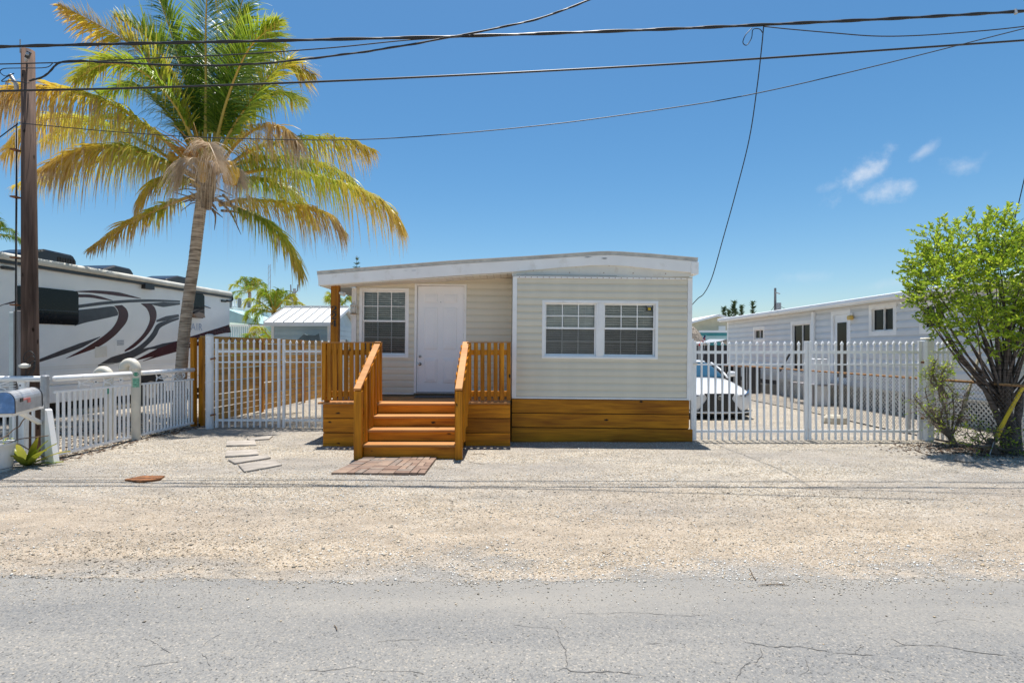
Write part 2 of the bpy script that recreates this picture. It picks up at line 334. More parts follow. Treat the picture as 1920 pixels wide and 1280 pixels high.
def roadmat():
    m, n, l, b = newmat('worn_dusty_asphalt')
    tc = n.new('ShaderNodeTexCoord')
    ag = n.new('ShaderNodeTexVoronoi'); ag.inputs['Scale'].default_value = 110; l.new(tc.outputs['Object'], ag.inputs['Vector'])
    sp = n.new('ShaderNodeSeparateColor'); l.new(ag.outputs['Color'], sp.inputs[0])
    rp = ramp(n, [(0.0, (0.09, 0.09, 0.088, 1)), (1.0, (0.42, 0.39, 0.35, 1)), (0.06, (0.185, 0.183, 0.178, 1)), (0.3, (0.235, 0.232, 0.225, 1)), (0.75, (0.27, 0.265, 0.252, 1)), (0.93, (0.32, 0.295, 0.255, 1))])
    l.new(sp.outputs[0], rp.inputs[0])
    mp = n.new('ShaderNodeMapping'); mp.inputs['Scale'].default_value = (0.28, 1.5, 1); l.new(tc.outputs['Object'], mp.inputs['Vector'])
    n1 = n.new('ShaderNodeTexNoise'); n1.inputs['Scale'].default_value = 0.9; n1.inputs['Detail'].default_value = 8; n1.inputs['Roughness'].default_value = 0.62; l.new(mp.outputs[0], n1.inputs['Vector'])
    sx = n.new('ShaderNodeSeparateXYZ'); l.new(tc.outputs['Object'], sx.inputs[0])
    # smooth dust drifted along the gravel edge
    ya = n.new('ShaderNodeMath'); ya.operation = 'MULTIPLY_ADD'; ya.inputs[1].default_value = 1.5; l.new(n1.outputs['Fac'], ya.inputs[0]); l.new(sx.outputs['Y'], ya.inputs[2])
    mr = n.new('ShaderNodeMapRange'); mr.inputs['From Min'].default_value = 3.5; mr.inputs['From Max'].default_value = 4.6; mr.inputs['To Max'].default_value = 0.85; l.new(ya.outputs[0], mr.inputs['Value'])
    xr = n.new('ShaderNodeMapRange'); xr.inputs['From Min'].default_value = -2.6; xr.inputs['From Max'].default_value = -0.6; xr.inputs['To Min'].default_value = 0.25; l.new(sx.outputs['X'], xr.inputs['Value'])
    mm = n.new('ShaderNodeMath'); mm.operation = 'MULTIPLY'; l.new(mr.outputs[0], mm.inputs[0]); l.new(xr.outputs[0], mm.inputs[1])
    dust = n.new('ShaderNodeMixRGB'); dust.inputs['Color2'].default_value = (0.30, 0.285, 0.26, 1); l.new(mm.outputs[0], dust.inputs['Fac']); l.new(rp.outputs[0], dust.inputs['Color1'])
    tone = ramp(n, [(0.33, (0.74, 0.75, 0.77, 1)), (0.67, (1.07, 1.04, 0.995, 1))]); l.new(n1.outputs['Fac'], tone.inputs[0])
    mu = n.new('ShaderNodeMixRGB'); mu.blend_type = 'MULTIPLY'; mu.inputs['Fac'].default_value = 0.9; l.new(dust.outputs[0], mu.inputs['Color1']); l.new(tone.outputs[0], mu.inputs['Color2'])
    fn = n.new('ShaderNodeTexNoise'); fn.inputs['Scale'].default_value = 220; fn.inputs['Detail'].default_value = 2; l.new(tc.outputs['Object'], fn.inputs['Vector'])
    fr = ramp(n, [(0.3, (0.80, 0.80, 0.80, 1)), (0.62, (1.04, 1.04, 1.03, 1))]); l.new(fn.outputs['Fac'], fr.inputs[0])
    m2 = n.new('ShaderNodeMixRGB'); m2.blend_type = 'MULTIPLY'; m2.inputs['Fac'].default_value = 0.8; l.new(mu.outputs[0], m2.inputs['Color1']); l.new(fr.outputs[0], m2.inputs['Color2'])
    l.new(m2.outputs[0], b.inputs['Base Color']); b.inputs['Roughness'].default_value = 0.92; b.inputs['Specular IOR Level'].default_value = 0.2
    bp = n.new('ShaderNodeBump'); bp.inputs['Strength'].default_value = 0.5; bp.inputs['Distance'].default_value = 0.004
    l.new(ag.outputs['Distance'], bp.inputs['Height']); l.new(bp.outputs[0], b.inputs['Normal'])
    return m
M['road'] = roadmat()

g = MB(); g.add([(-900, -40, -0.03), (900, -40, -0.03), (900, 1600, -0.03), (-900, 1600, -0.03)], [(0, 1, 2, 3)])
M['ground'] = plain('far_ground', (0.50, 0.45, 0.37, 1), 0.95, 0.12, 0.4)
o = g.build('ground', M['ground']); o['kind'] = 'structure'
g = MB(); g.add([(-60, -3.2, 0), (60, -3.2, 0), (60, 4.7, 0), (-60, 4.7, 0)], [(0, 1, 2, 3)])
road = g.build('road', M['road']); road['kind'] = 'structure'
# keep texture space in world metres
def recentre(o):
    c = WORLD[o.name]; o.data.transform(Matrix.Translation(c)); o.location = (0, 0, 0); WORLD[o.name] = Vector((0, 0, 0))
recentre(road)

def gz(x, y):
    """height of the gravel surface"""
    e = 3.83 + 0.16 * mnoise.noise(Vector((x * 0.35, 3.1, 0))) + 0.08 * mnoise.noise(Vector((x * 1.7, 9.1, 0)))
    t = min(1, max(0, (y - e) / 0.9)); t = t * t * (3 - 2 * t)
    return 0.0009 + t * 0.017 + t * 0.010 * mnoise.noise(Vector((x * 1.1, y * 1.4, 5))) + t * 0.006 * mnoise.noise(Vector((x * 3.1, y * 3.7, 2)))
def gedge(x): return 3.83 + 0.16 * mnoise.noise(Vector((x * 0.35, 3.1, 0))) + 0.08 * mnoise.noise(Vector((x * 1.7, 9.1, 0))) + 0.05 * mnoise.noise(Vector((x * 5, 1, 0))) + 0.03 * mnoise.noise(Vector((x * 19, 1, 0)))
vs = []; fs = []
xs = [-60, -40, -26, -18, -14] + list(np.arange(-12, 12.01, 0.05)) + [14, 18, 26, 40, 60]
rel = list(np.arange(0, 3.0, 0.1)) + list(np.arange(3.0, 8.0, 0.2)) + [8, 10, 13, 17, 24, 36, 60]
for r_ in rel:
    for x in xs:
        e = gedge(x); y = e + r_ if r_ < 8 else 3.83 + r_
        vs.append((x, y, gz(x, y) if abs(x) < 14 else 0.018))
nx = len(xs)
for j in range(len(rel) - 1):
    for i in range(nx - 1): fs.append((j*nx+i, j*nx+i+1, (j+1)*nx+i+1, (j+1)*nx+i))
me = bpy.data.meshes.new('gravel_lot'); me.from_pydata(vs, [], fs); me.update(); me.materials.append(M['gravel'])
for p in me.polygons: p.use_smooth = True
gl = bpy.data.objects.new('gravel_lot', me); COL.objects.link(gl); gl['kind'] = 'structure'; WORLD[gl.name] = Vector((0, 0, 0))

# loose stones: one uncountable mass
def stones(name, pts, sizes, tints, mat, kind='stuff', seed=1, flat=0.6):
    rng = np.random.default_rng(seed); n = len(pts)
    base = np.array([(1,0,0),(0,1,0),(-1,0,0),(0,-1,0),(0,0,1),(0,0,-1)], float)
    tri = np.array([(0,1,4),(1,2,4),(2,3,4),(3,0,4),(1,0,5),(2,1,5),(3,2,5),(0,3,5)])
    V = base[None] * (1 + rng.uniform(-0.3, 0.3, (n, 6, 1)))
    V = V + rng.uniform(-0.22, 0.22, (n, 6, 3))
    V[:, :, 2] *= flat * rng.uniform(0.6, 1.2, (n, 1)); V[:, :, 1] *= rng.uniform(0.6, 1.0, (n, 1))
    a = rng.uniform(0, 6.283, n); c, s_ = np.cos(a), np.sin(a)
    X = V[:, :, 0] * c[:, None] - V[:, :, 1] * s_[:, None]; Yy = V[:, :, 0] * s_[:, None] + V[:, :, 1] * c[:, None]
    V = np.stack([X, Yy, V[:, :, 2]], -1) * np.asarray(sizes)[:, None, None]
    V += np.asarray(pts)[:, None, :]; V[:, :, 2] += np.asarray(sizes)[:, None] * 0.2
    me = bpy.data.meshes.new(name); V = V.reshape(-1, 3); T = (tri[None] + 6 * np.arange(n)[:, None, None]).reshape(-1, 3)
    me.vertices.add(len(V)); me.vertices.foreach_set('co', V.ravel()); me.loops.add(len(T) * 3); me.loops.foreach_set('vertex_index', T.ravel().astype(np.int32))
    me.polygons.add(len(T)); me.polygons.foreach_set('loop_start', np.arange(0, len(T) * 3, 3, dtype=np.int32)); me.polygons.foreach_set('loop_total', np.full(len(T), 3, dtype=np.int32))
    me.update(); me.validate(); me.materials.append(mat)
    o = bpy.data.objects.new(name, me); COL.objects.link(o); setattr_pts(o, 'tint', np.repeat(tints, 6)); o['kind'] = kind; WORLD[o.name] = Vector((0, 0, 0)); return o
m, n_, l_, b_ = newmat('loose_stone'); at = n_.new('ShaderNodeAttribute'); at.attribute_name = 'tint'
rp_ = ramp(n_, [(0.0, (0.16, 0.13, 0.10, 1)), (1.0, (0.74, 0.73, 0.69, 1)), (0.14, (0.33, 0.29, 0.23, 1)), (0.4, (0.50, 0.45, 0.37, 1)), (0.62, (0.60, 0.45, 0.28, 1)), (0.75, (0.62, 0.58, 0.51, 1))])
l_.new(at.outputs['Fac'], rp_.inputs[0]); l_.new(rp_.outputs[0], b_.inputs['Base Color']); b_.inputs['Roughness'].default_value = 0.9; b_.inputs['Specular IOR Level'].default_value = 0.2
M['stone'] = m
rng = np.random.default_rng(5)
pts = []; n_st = 150000
Ys = rng.uniform(0, 1, n_st) ** 1.35 * 6.4
for y_ in Ys:
    hw = 1.0 * (y_ + 4.2); x = rng.uniform(-hw, hw); y = gedge(x) + y_ - 0.05
    if y_ < 0.4 and rng.uniform() > 0.3 + 1.7 * y_ + 0.5 * mnoise.noise(Vector((x * 2.2, y * 3, 7))): continue
    # worn, tyre-packed streaks hold fewer loose stones
    if rng.uniform() > 0.62 + 0.9 * mnoise.noise(Vector((x * 0.35 + y * 0.2, y * 1.15, 3))): continue
    pts.append((x, y, gz(x, y)))
for k in range(4200):                                   # stray stones kicked out onto the asphalt
    x = rng.uniform(-4.6, 4.8); y = gedge(x) - abs(rng.normal(0, 0.22)) * (1.3 + mnoise.noise(Vector((x * 1.3, 4, 4)))) + 0.03
    pts.append((x, y, 0.001))
for k in range(500):                                    # crumbled asphalt by the verge
    pts.append((rng.normal(2.15, .42), rng.normal(3.74, .05), 0.001))
for k in range(700):
    x = rng.uniform(-4, 4); y = rng.uniform(1.9, 3.8); pts.append((x, y, 0.0))
sz = rng.lognormal(-5.16, 0.36, len(pts)); sz = np.clip(sz, 0.0025, 0.019); sz[-700:] *= 0.42; sz[-4900:-700] *= 0.62
tn = rng.uniform(0, 1, len(pts)); tn = np.array([min(1, max(0, t_ + 0.3 * mnoise.noise(Vector((p_[0] * .5, p_[1] * 1.1, 9))) + (0.22 if p_[1] > 6.6 else 0) * rng.uniform())) for t_, p_ in zip(tn, pts)])
gs = stones('loose_gravel', pts, sz, tn, M['stone']); tag(gs, 'loose cream and tan pea gravel strewn over the lot', 'gravel')

# cracks in the asphalt, thin dark fissures
M['crack'] = plain('crack_fill', (0.12, 0.115, 0.108, 1), 0.95)
def crack(pxs, wd):
    p = bez([G(x, y) for x, y in pxs], 14 * (len(pxs) - 1))
    l1 = []; r1 = []
    for i, q in enumerate(p):
        t = (p[min(i+1, len(p)-1)] - p[max(i-1, 0)]).normalized(); s_ = Vector((-t.y, t.x, 0))
        j = Vector((mnoise.noise(q * 23), mnoise.noise(q * 23 + Vector((9, 4, 1))), 0)) * 0.012
        wv = wd * .8 * max(0.12, 0.75 + 1.0 * mnoise.noise(q * 17)) * min(1, 8 * min(i, len(p) - 1 - i) / len(p) + 0.1)
        q = q + j; q.z = 0.0025; l1.append(q + s_ * wv); r1.append(q - s_ * wv)
    b = MB(); n = len(l1); b.add(l1 + r1, [(i, i+1, n+i+1, n+i) for i in range(n-1)]); b.build('crack', M['crack'], road)
for pxs, wd in (([(960,1171),(1000,1175),(1041,1178)], .002), ([(1041,1175),(1050,1200),(1061,1222),(1062,1252)], .004), ([(1045,1258),(1062,1252),(1080,1260),(1150,1259),(1210,1267)], .0045),
    ([(1385,1200),(1420,1207),(1450,1212),(1500,1212),(1560,1222),(1605,1226),(1650,1228)], .004), ([(1428,1213),(1425,1235),(1395,1248),(1380,1275)], .003),
    ([(1600,1225),(1612,1215),(1622,1210)], .002), ([(1670,1196),(1700,1209),(1760,1210),(1830,1222),(1915,1232)], .004), ([(1670,1212),(1700,1209)], .002), ([(1510,1235),(1515,1255),(1500,1265)], .002),
    ([(1060,1149),(1120,1150),(1190,1148),(1280,1154),(1340,1150)], .0018), ([(380,1208),(415,1187)], .0025), ([(280,1198),(300,1212),(320,1224)], .0018), ([(250,1252),(300,1244),(345,1240)], .002),
    ([(560,1256),(610,1257),(660,1251),(720,1258),(770,1258),(800,1264)], .002), ([(710,1205),(720,1201),(790,1198)], .003), ([(1210,1207),(1245,1205)], .002), ([(1600,1243),(1680,1262)], .002), ([(1740,1170),(1800,1160),(1850,1168)], .0015), ([(380,1225),(395,1250)], .0018)):
    crack(pxs, wd)
# ------------------------------------------------------------------ shared builders for walls and windows
ID = lambda p: p
class XB(MB):
    """mesh builder whose points pass through a frame (u along the wall, d into the wall, z up)"""
    def __init__(s, xf=ID): MB.__init__(s); s.xf = xf
    def build(s, *a, **k):
        s.v = [tuple(s.xf(Vector(v))) for v in s.v]; return MB.build(s, *a, **k)

def siding(parent, u0, u1, z0, z1, d, step, mat, openings=(), xf=ID, name='siding_board', top=None, lip=0.018):
    """lapped courses, each board its own piece; openings = (u0,u1,z0,z1)"""
    k = 0; z = z0
    while z < z1 - 0.005:
        zt = min(z + step, z1); spans = [(u0, u1, z, zt)]
        for (a, b, c, e) in openings:
            if e <= z + 0.002 or c >= zt - 0.002: continue
            new = []
            for (p, q, zz0, zz1) in spans:
                if b <= p or a >= q: new.append((p, q, zz0, zz1)); continue
                if a > p: new.append((p, a, zz0, zz1))
                if b < q: new.append((b, q, zz0, zz1))
                m0, m1 = max(p, a), min(q, b)
                if c > zz0 + 0.004: new.append((m0, m1, zz0, c))
                if e < zz1 - 0.004: new.append((m0, m1, e, zz1))
            spans = new
        for (p, q, a, b) in spans:
            f = lambda zz: lip * (1 - (zz - z) / step)
            o = XB(xf)
            zt2 = [(zz if top is None else min(zz, 99)) for zz in (a, b)]
            zk = min(max(z + step * .58, a + .002), b - .001); e_ = lambda zz: lip if zz <= z + step * .58 else lip * (1 - (zz - z - step * .58) / (step * .42))
            prof = [(d, a), (d - 0.003 - e_(a), a), (d - 0.003 - e_(zk), zk), (d - 0.003 - e_(b), b), (d, b)]
            vs = [(p, y, zz) for y, zz in prof] + [(q, y, zz) for y, zz in prof]
            n = 5; o.add(vs, [(0,1,2,3,4), (9,8,7,6,5)] + [(i, n+i, n+(i+1)%n, (i+1)%n) for i in range(n)])
            o.build(name, mat, parent)
        z += step

def window(parent, u0, u1, z0, z1, d, nunit=1, xf=ID, trim=0.05, proud=0.025, cols=3, rows=2, meet=0.5, blinds=True, sash='hung', mul=0.12, tilt=0.0, screen=True, glassmat=None, sill=True):
    gm = glassmat or M['glass']
    w = XB(xf); t = trim
    w.box(u0, u1, d - proud, d + 0.09, z1 - t, z1); w.box(u0, u1, d - proud, d + 0.09, z0, z0 + t)
    w.box(u0, u0 + t, d - proud, d + 0.09, z0 + t, z1 - t); w.box(u1 - t, u1, d - proud, d + 0.09, z0 + t, z1 - t)
    W = w.build('window', M['white'], parent, bevel=0.003)
    iu0, iu1, iz0, iz1 = u0 + t, u1 - t, z0 + t, z1 - t
    if sill:
        s_ = XB(xf); s_.box(u0 + 0.01, u1 - 0.01, d - proud - 0.012, d - proud - 0.001, z0 + 0.008, z0 + 0.028); s_.build('sill', M['white'], W)
    wu = (iu1 - iu0 - mul * (nunit - 1)) / nunit
    for k in range(nunit):
        a = iu0 + k * (wu + mul); b = a + wu
        if k:
            q = XB(xf); q.box(a - mul, a, d - 0.012, d + 0.09, iz0, iz1); q.box(a - mul + .035, a - .035, d - 0.02, d - 0.013, iz0, iz1); q.build('mullion', M['white'], W, bevel=0.002)
        zm = iz0 + (iz1 - iz0) * meet; f = 0.026
        if sash == 'hung':
            sets = [(a, b, zm - 0.012, iz1, d + 0.02), (a, b, iz0, zm + 0.022, d + 0.048)]
        else:
            m_ = (a + b) / 2; sets = [(a, m_ + 0.012, iz0, iz1, d + 0.02), (m_ - 0.012, b, iz0, iz1, d + 0.048)]
        for si, (sa, sb, sz0, sz1, sd_) in enumerate(sets):
            q = XB(xf); q.box(sa, sb, sd_, sd_ + 0.025, sz1 - f, sz1); q.box(sa, sb, sd_, sd_ + 0.025, sz0, sz0 + f * 1.3)
            q.box(sa, sa + f, sd_, sd_ + 0.025, sz0 + f * 1.3, sz1 - f); q.box(sb - f, sb, sd_, sd_ + 0.025, sz0 + f * 1.3, sz1 - f)
            q.build('sash', M['white'], W)
            pa, pb, pz0, pz1 = sa + f, sb - f, sz0 + f * 1.3, sz1 - f
            for i in range(cols):
                for j in range(rows):
                    x0 = pa + (pb - pa) * i / cols; x1 = pa + (pb - pa) * (i + 1) / cols; y0 = pz0 + (pz1 - pz0) * j / rows; y1 = pz0 + (pz1 - pz0) * (j + 1) / rows
                    q = XB(xf); q.add([(x0, sd_ + .012, y0), (x1, sd_ + .012, y0), (x1, sd_ + .012, y1), (x0, sd_ + .012, y1)], [(0, 1, 2, 3)])
                    pn = q.build('pane', gm, W)
            for i in range(1, cols):
                x0 = pa + (pb - pa) * i / cols; q = XB(xf); q.box(x0 - .008, x0 + .008, sd_ + .002, sd_ + .011, pz0, pz1); q.build('muntin', M['white'], W)
            for j in range(1, rows):
                y0 = pz0 + (pz1 - pz0) * j / rows; q = XB(xf); q.box(pa, pb, sd_ + .0035, sd_ + .0105, y0 - .008, y0 + .008); q.build('muntin', M['white'], W)
            if screen and sash == 'hung' and si == 1:
                q = XB(xf); q.add([(pa, sd_ + .0005, pz0), (pb, sd_ + .0005, pz0), (pb, sd_ + .0005, pz1), (pa, sd_ + .0005, pz1)], [(0, 1, 2, 3)]); q.build('insect_screen', M['screen'], W)
        if blinds:
            q = XB(xf); zz = iz1 - 0.03; yb = d + 0.115
            tl = tilt if not hasattr(tilt, '__len__') else tilt[k]
            while zz > iz0 + 0.02:
                dz = 0.045 * math.sin(tl) / 2; dy = 0.045 * math.cos(tl) / 2; r_ = random.uniform(-.003, .003)
                q.add([(a + .015, yb - dy, zz - dz + r_), (b - .015, yb - dy, zz - dz - r_), (b - .015, yb, zz + .003), (a + .015, yb, zz + .003), (a + .015, yb + dy, zz + dz), (b - .015, yb + dy, zz + dz)], [(0, 1, 2, 3), (3, 2, 5, 4)])
                zz -= 0.042
            for uu in (0.2, 0.8):
                x = a + (b - a) * uu; q.box(x - .002, x + .002, yb - .024, yb - .021, iz0 + .02, iz1)
            q.build('blind', M['blind'], W, kind='stuff')
    return W

# ------------------------------------------------------------------ the beige mobile home
house = thing('mobile_home', 'beige vinyl-sided mobile home with white low gable roof', 'house', (0, 9.3, 0.8))
BY, DY = 9.48, 10.2
fy = lambda px: 9.78 - (px - 596) / 712.0 * .42            # bay wall, door wall, roof front
RT = 0.0097                               # the home leans a hair to the right
HB = 20.5
# shell (interior walls, floor)
shell = MB()
shell.box(-3.02, -0.02, HB - .1, HB, .6, 3.0); shell.box(-3.04, -2.98, DY + .1, HB, .6, 2.84); shell.box(3.07, 3.13, BY + .1, HB - .1, .05, 2.95)
shell.box(0.0, 0.06, BY + .1, DY, .05, 2.95); shell.box(-3.0, 3.0, DY + .12, HB, .7, .76); shell.box(0.07, 3.06, BY + .12, DY + .1, .7, .76); shell.box(0.0, 3.06, HB - .1, HB, .05, 3.0)
shell.box(0.065, 3.12, BY + .085, HB - .11, 2.955, 2.985); shell.box(-2.97, .0, DY + .085, HB - .11, 2.86, 2.90)
shell.build('wall', M['siding_back'], house)
# openings
BW = (0.521, 2.580, 1.498, 2.533)          # bay window
LW = (-2.93, -1.985, 1.47, 2.80)           # left window
DR = (-1.875, -0.885, 0.80, 2.885)         # door opening incl. frame
siding(house, 0.075, 3.097, 0.822, 2.912, BY, 0.1258, M['siding'], [BW])
siding(house, -2.98, -0.02, 0.80, 3.0, DY, 0.1258, M['siding'], [LW, DR])
# backing behind the siding so that no light leaks in
bk = MB()
def backing(b, u0, u1, z0, z1, d, ops):
    us = sorted({u0, u1} | {x for o_ in ops for x in o_[:2]})
    for a, c in zip(us[:-1], us[1:]):
        cuts = [(o_[2], o_[3]) for o_ in ops if o_[0] <= a + 1e-6 and o_[1] >= c - 1e-6]
        z = z0
        for (p, q) in sorted(cuts):
            if p > z: b.box(a, c, d + .001, d + .08, z, p)
            z = q
        if z < z1: b.box(a, c, d + .001, d + .08, z, z1)
backing(bk, 0.06, 3.13, .78, 2.98, BY, [BW]); backing(bk, -3.0, -0.001, .78, 2.86, DY, [LW, DR]); bk.build('wall', M['siding_back'], house)
# trims
def hbox(name, mat, x0, x1, y0, y1, z0, z1, bevel=0.003, par=None): return MB().box(x0, x1, y0, y1, z0, z1).build(name, mat, par or house, bevel=bevel)
hbox('corner_trim', M['white'], -.005, .073, BY - .03, BY + .05, .815, 2.945); hbox('corner_trim', M['white'], 3.099, 3.18, BY - .03, BY + .06, .785, 2.945)
hbox('corner_trim', M['white'], -3.075, -2.985, DY - .03, DY + .08, .70, 2.80)
hbox('starter_trim', M['white'], .0, 3.13, BY - .035, BY + .01, .783, .814)
hbox('starter_trim', M['white'], -2.98, -1.88, DY - .03, DY + .0, .775, .797)
# the right side wall of the bay facing the porch
siding_side = MB().box(-0.012, -0.002, BY + .05, DY - .02, .78, 2.93); siding_side.build('wall', M['siding'], house)
window(house, *BW, BY, nunit=2, cols=3, rows=2, meet=0.52, mul=0.135, tilt=(R(-55), R(-42)))
window(house, *LW, DY, nunit=1, cols=3, rows=2, meet=0.525, tilt=R(-35), trim=0.055)
# sticker on the right unit
st = MB().box(2.37, 2.49, BY + .017, BY + .0185, 2.36, 2.45).build('sticker', M['blackgloss'], house); M['yellow'] = plain('yellow_print', (0.75, 0.5, 0.03, 1), .5)
MB().box(2.405, 2.455, BY + .015, BY + .0165, 2.375, 2.415).build('sticker_emblem', M['yellow'], st)
MB().box(2.385, 2.475, BY + .015, BY + .0165, 2.436, 2.443).build('sticker_print', M['white'], st)
# warm ceiling lamp seen through the blind of the left unit
# door
fr = MB(); a, b, c, e = DR
fr.box(a, a + .045, DY - .03, DY + .09, .80, e); fr.box(b - .045, b, DY - .03, DY + .09, .80, e); fr.box(a + .045, b - .045, DY - .03, DY + .09, e - .035, e)
fr.build('door_frame', M['white'], house, bevel=.003)
th = MB().box(a + .045, b - .045, DY - .04, DY + .05, .80, .823).build('threshold', M['galv'], house)
dx0, dx1, dz0, dz1, dy = a + .05, b - .05, .827, e - .04, DY + .015
door = MB().box(dx0, dx1, dy, dy + .045, dz0, dz1).build('door', M['door'], house, bevel=.002)
dw = dx1 - dx0
for (u0, u1) in ((.15, .44), (.56, .85)):
    for (v0, v1) in ((.845, .925), (.40, .80), (.085, .32)):
        x0, x1 = dx0 + dw * u0, dx0 + dw * u1; z0, z1 = dz0 + (dz1 - dz0) * v0, dz0 + (dz1 - dz0) * v1; q = MB(); t = .016
        def fru(x0, x1, z0, z1, y, x2, x3, z2, z3, y2):
            q.add([(x0,y,z0),(x1,y,z0),(x1,y,z1),(x0,y,z1),(x2,y2,z2),(x3,y2,z2),(x3,y2,z3),(x2,y2,z3)], [(4,5,6,7),(0,1,5,4),(1,2,6,5),(2,3,7,6),(3,0,4,7)])
        fru(x0, x1, z0, z1, dy - .0005, x0 + t, x1 - t, z0 + t, z1 - t, dy - .010)
        fru(x0 + .035, x1 - .035, z0 + .035, z1 - .035, dy - .0105, x0 + .06, x1 - .06, z0 + .06, z1 - .06, dy - .016)
        q.build('door_panel', M['door'], door)
for zz, r_ in ((1.50, .028), (1.355, .03)):
    q = MB(); pts_ = [(dx0 + .06, dy - .001, zz), (dx0 + .06, dy - .012, zz), (dx0 + .06, dy - .03, zz), (dx0 + .06, dy - .055, zz)]
    q.tube(pts_, [r_, r_, .012, .013] if zz > 1.4 else [r_, r_, .014, .026], 12); q.build('deadbolt' if zz > 1.4 else 'door_knob', M['chrome'], door, smooth=True)
MB().tube([(dx0 + dw / 2, dy - .001, 2.54), (dx0 + dw / 2, dy - .008, 2.54)], .008, 8).build('peephole', M['chrome'], door)
for zz in (1.05, 1.85, 2.6): MB().box(dx1 - .001, dx1 + .012, dy - .008, dy - .001, zz, zz + .1).build('hinge', M['chrome'], door)
# skirt boards under the bay
for k, (z0, z1) in enumerate(((.536, .776), (.284, .523), (-.02, .271))):
    MB().box(.0 if k < 2 else -.005, 3.135 if k < 2 else 3.195, BY - .055 - .012 * (k == 2), BY - .02, z0, z1).build('skirt_board', M['wood_x'], house, bevel=.004)
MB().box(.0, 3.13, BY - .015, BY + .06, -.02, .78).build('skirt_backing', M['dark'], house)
# roof: front fascia, frieze, soffit, metal edge and roof sheet
def hl(px, py, Y):
    p = P(px, py, Y); return Vector((p.x - RT * (p.z - .8), Y, p.z + RT * p.x))
top = [hl(x, y, fy(x)) for x, y in ((594.8, 515), (700, 506.5), (850, 495), (980, 487.5), (1080, 481), (1120, 478.3), (1140, 477.8), (1165, 478.6), (1220, 482.5), (1308, 490))]
bot = [hl(x, y, fy(x)) for x, y in ((598, 535), (700, 527.5), (850, 517), (960, 509.8), (1060, 501), (1110, 497.5), (1140, 497.2), (1175, 499), (1230, 505), (1300, 511))]
MB().strip(top, bot, (0, .03, 0)).build('fascia', M['fascia'], house, bevel=.004)
edge_t = [p + Vector((0, -.012, .05)) for p in top]; edge_b = [p + Vector((0, -.012, .002)) for p in top]
M['edge'] = plain('roof_edge_metal', (0.52, 0.52, 0.50, 1), 0.5, 0.12, 8, stain=(.25, .2, .15, 1), stain_amt=.4)
MB().strip(edge_t, edge_b, (0, .04, 0)).build('roof_edge', M['edge'], house)
rs = MB(); fr_ = [p + Vector((0, .03, .047)) for p in top]; n = len(fr_)
up_ = [p + Vector((0, -.035, .062)) for p in top]; bk_ = [Vector((p.x, HB + .3, p.z + .062)) for p in top]; lo_ = [Vector((p.x, HB + .3, p.z + .045)) for p in top]
fu = [p + Vector((0, -.035, .052)) for p in top]
rs.add(up_ + bk_ + fu + lo_, [(i, i+1, n+i+1, n+i) for i in range(n-1)] + [(2*n+i, 3*n+i, 3*n+i+1, 2*n+i+1) for i in range(n-1)] + [(i, 2*n+i, 2*n+i+1, i+1) for i in range(n-1)] + [(n+i, n+i+1, 3*n+i+1, 3*n+i) for i in range(n-1)] + [(0, n, 3*n, 2*n), (n-1, 3*n-1, 4*n-1, 2*n-1)])
roof = rs.build('roof', M['roofm'], house)
# bay frieze panel between fascia and soffit strip
ft = [p + Vector((0, .02, .0)) for p in bot[3:]]; fb = [Vector((p.x, p.y + .02, 2.962)) for p in bot[3:]]
ft = [p + Vector((0, .012, .004)) for p in ft]; fb = [p + Vector((0, .012, 0)) for p in fb]
M['frieze'] = plain('cream_metal', (0.76, 0.72, 0.63, 1), 0.5, 0.04, 3, stain=(.4, .28, .15, 1), stain_amt=.35, stain_scale=6)
MB().strip(ft, fb, (0, .015, 0)).build('frieze_panel', M['frieze'], house)
hbox('corner_cap', M['fascia'], hl(1296, 500, 9.36).x, hl(1309.5, 500, 9.36).x, 9.345, 9.65, hl(1302, 514, 9.36).z, hl(1302, 491, 9.36).z)
# perforated soffit strip over the bay
hbox('soffit_strip', M['frieze'], -.02, 3.18, 9.44, BY + .02, 2.950, 2.960, 0)
hbox('top_trim', M['white'], .03, 3.17, BY - .04, BY - .001, 2.915, 2.946)
for k in range(29):
    x = .11 + k * .106
    MB().tube([(x, BY - .0405, 2.931), (x, BY - .046, 2.931)], .007, 6).build('vent_hole', M['rusty'], house)
for px_, py_ in ((1000, 507), (1068, 511), (1132, 511.5), (1187, 512), (1248, 513), (1142, 498), (1120, 497)):
    p = hl(px_, py_, fy(px_) + .03); MB().tube([p, p + Vector((0, -.008, 0))], .008, 6).build('screw', M['rusty'], house)
# scuff marks on the fascia
for px_, py_, w_ in ((775, 506, .34), (1112, 481, .24), (1134, 484, .03)):
    FY = fy(px_); p = hl(px_, py_, FY); q = MB(); random.seed(int(px_))
    for k in range(7):
        x = p.x + random.uniform(-w_, w_) / 2; z = p.z + random.uniform(-.012, .006) - (x - p.x) * -.07; ww = random.uniform(.02, .07); hh = random.uniform(.0015, .005)
        q.add([(x - ww, FY - .003, z), (x, FY - .003, z - hh), (x + ww, FY - .003, z + .003), (x, FY - .003, z + hh)], [(0, 1, 2, 3)])
    q.build('paint_scuff', M['galv'], house)
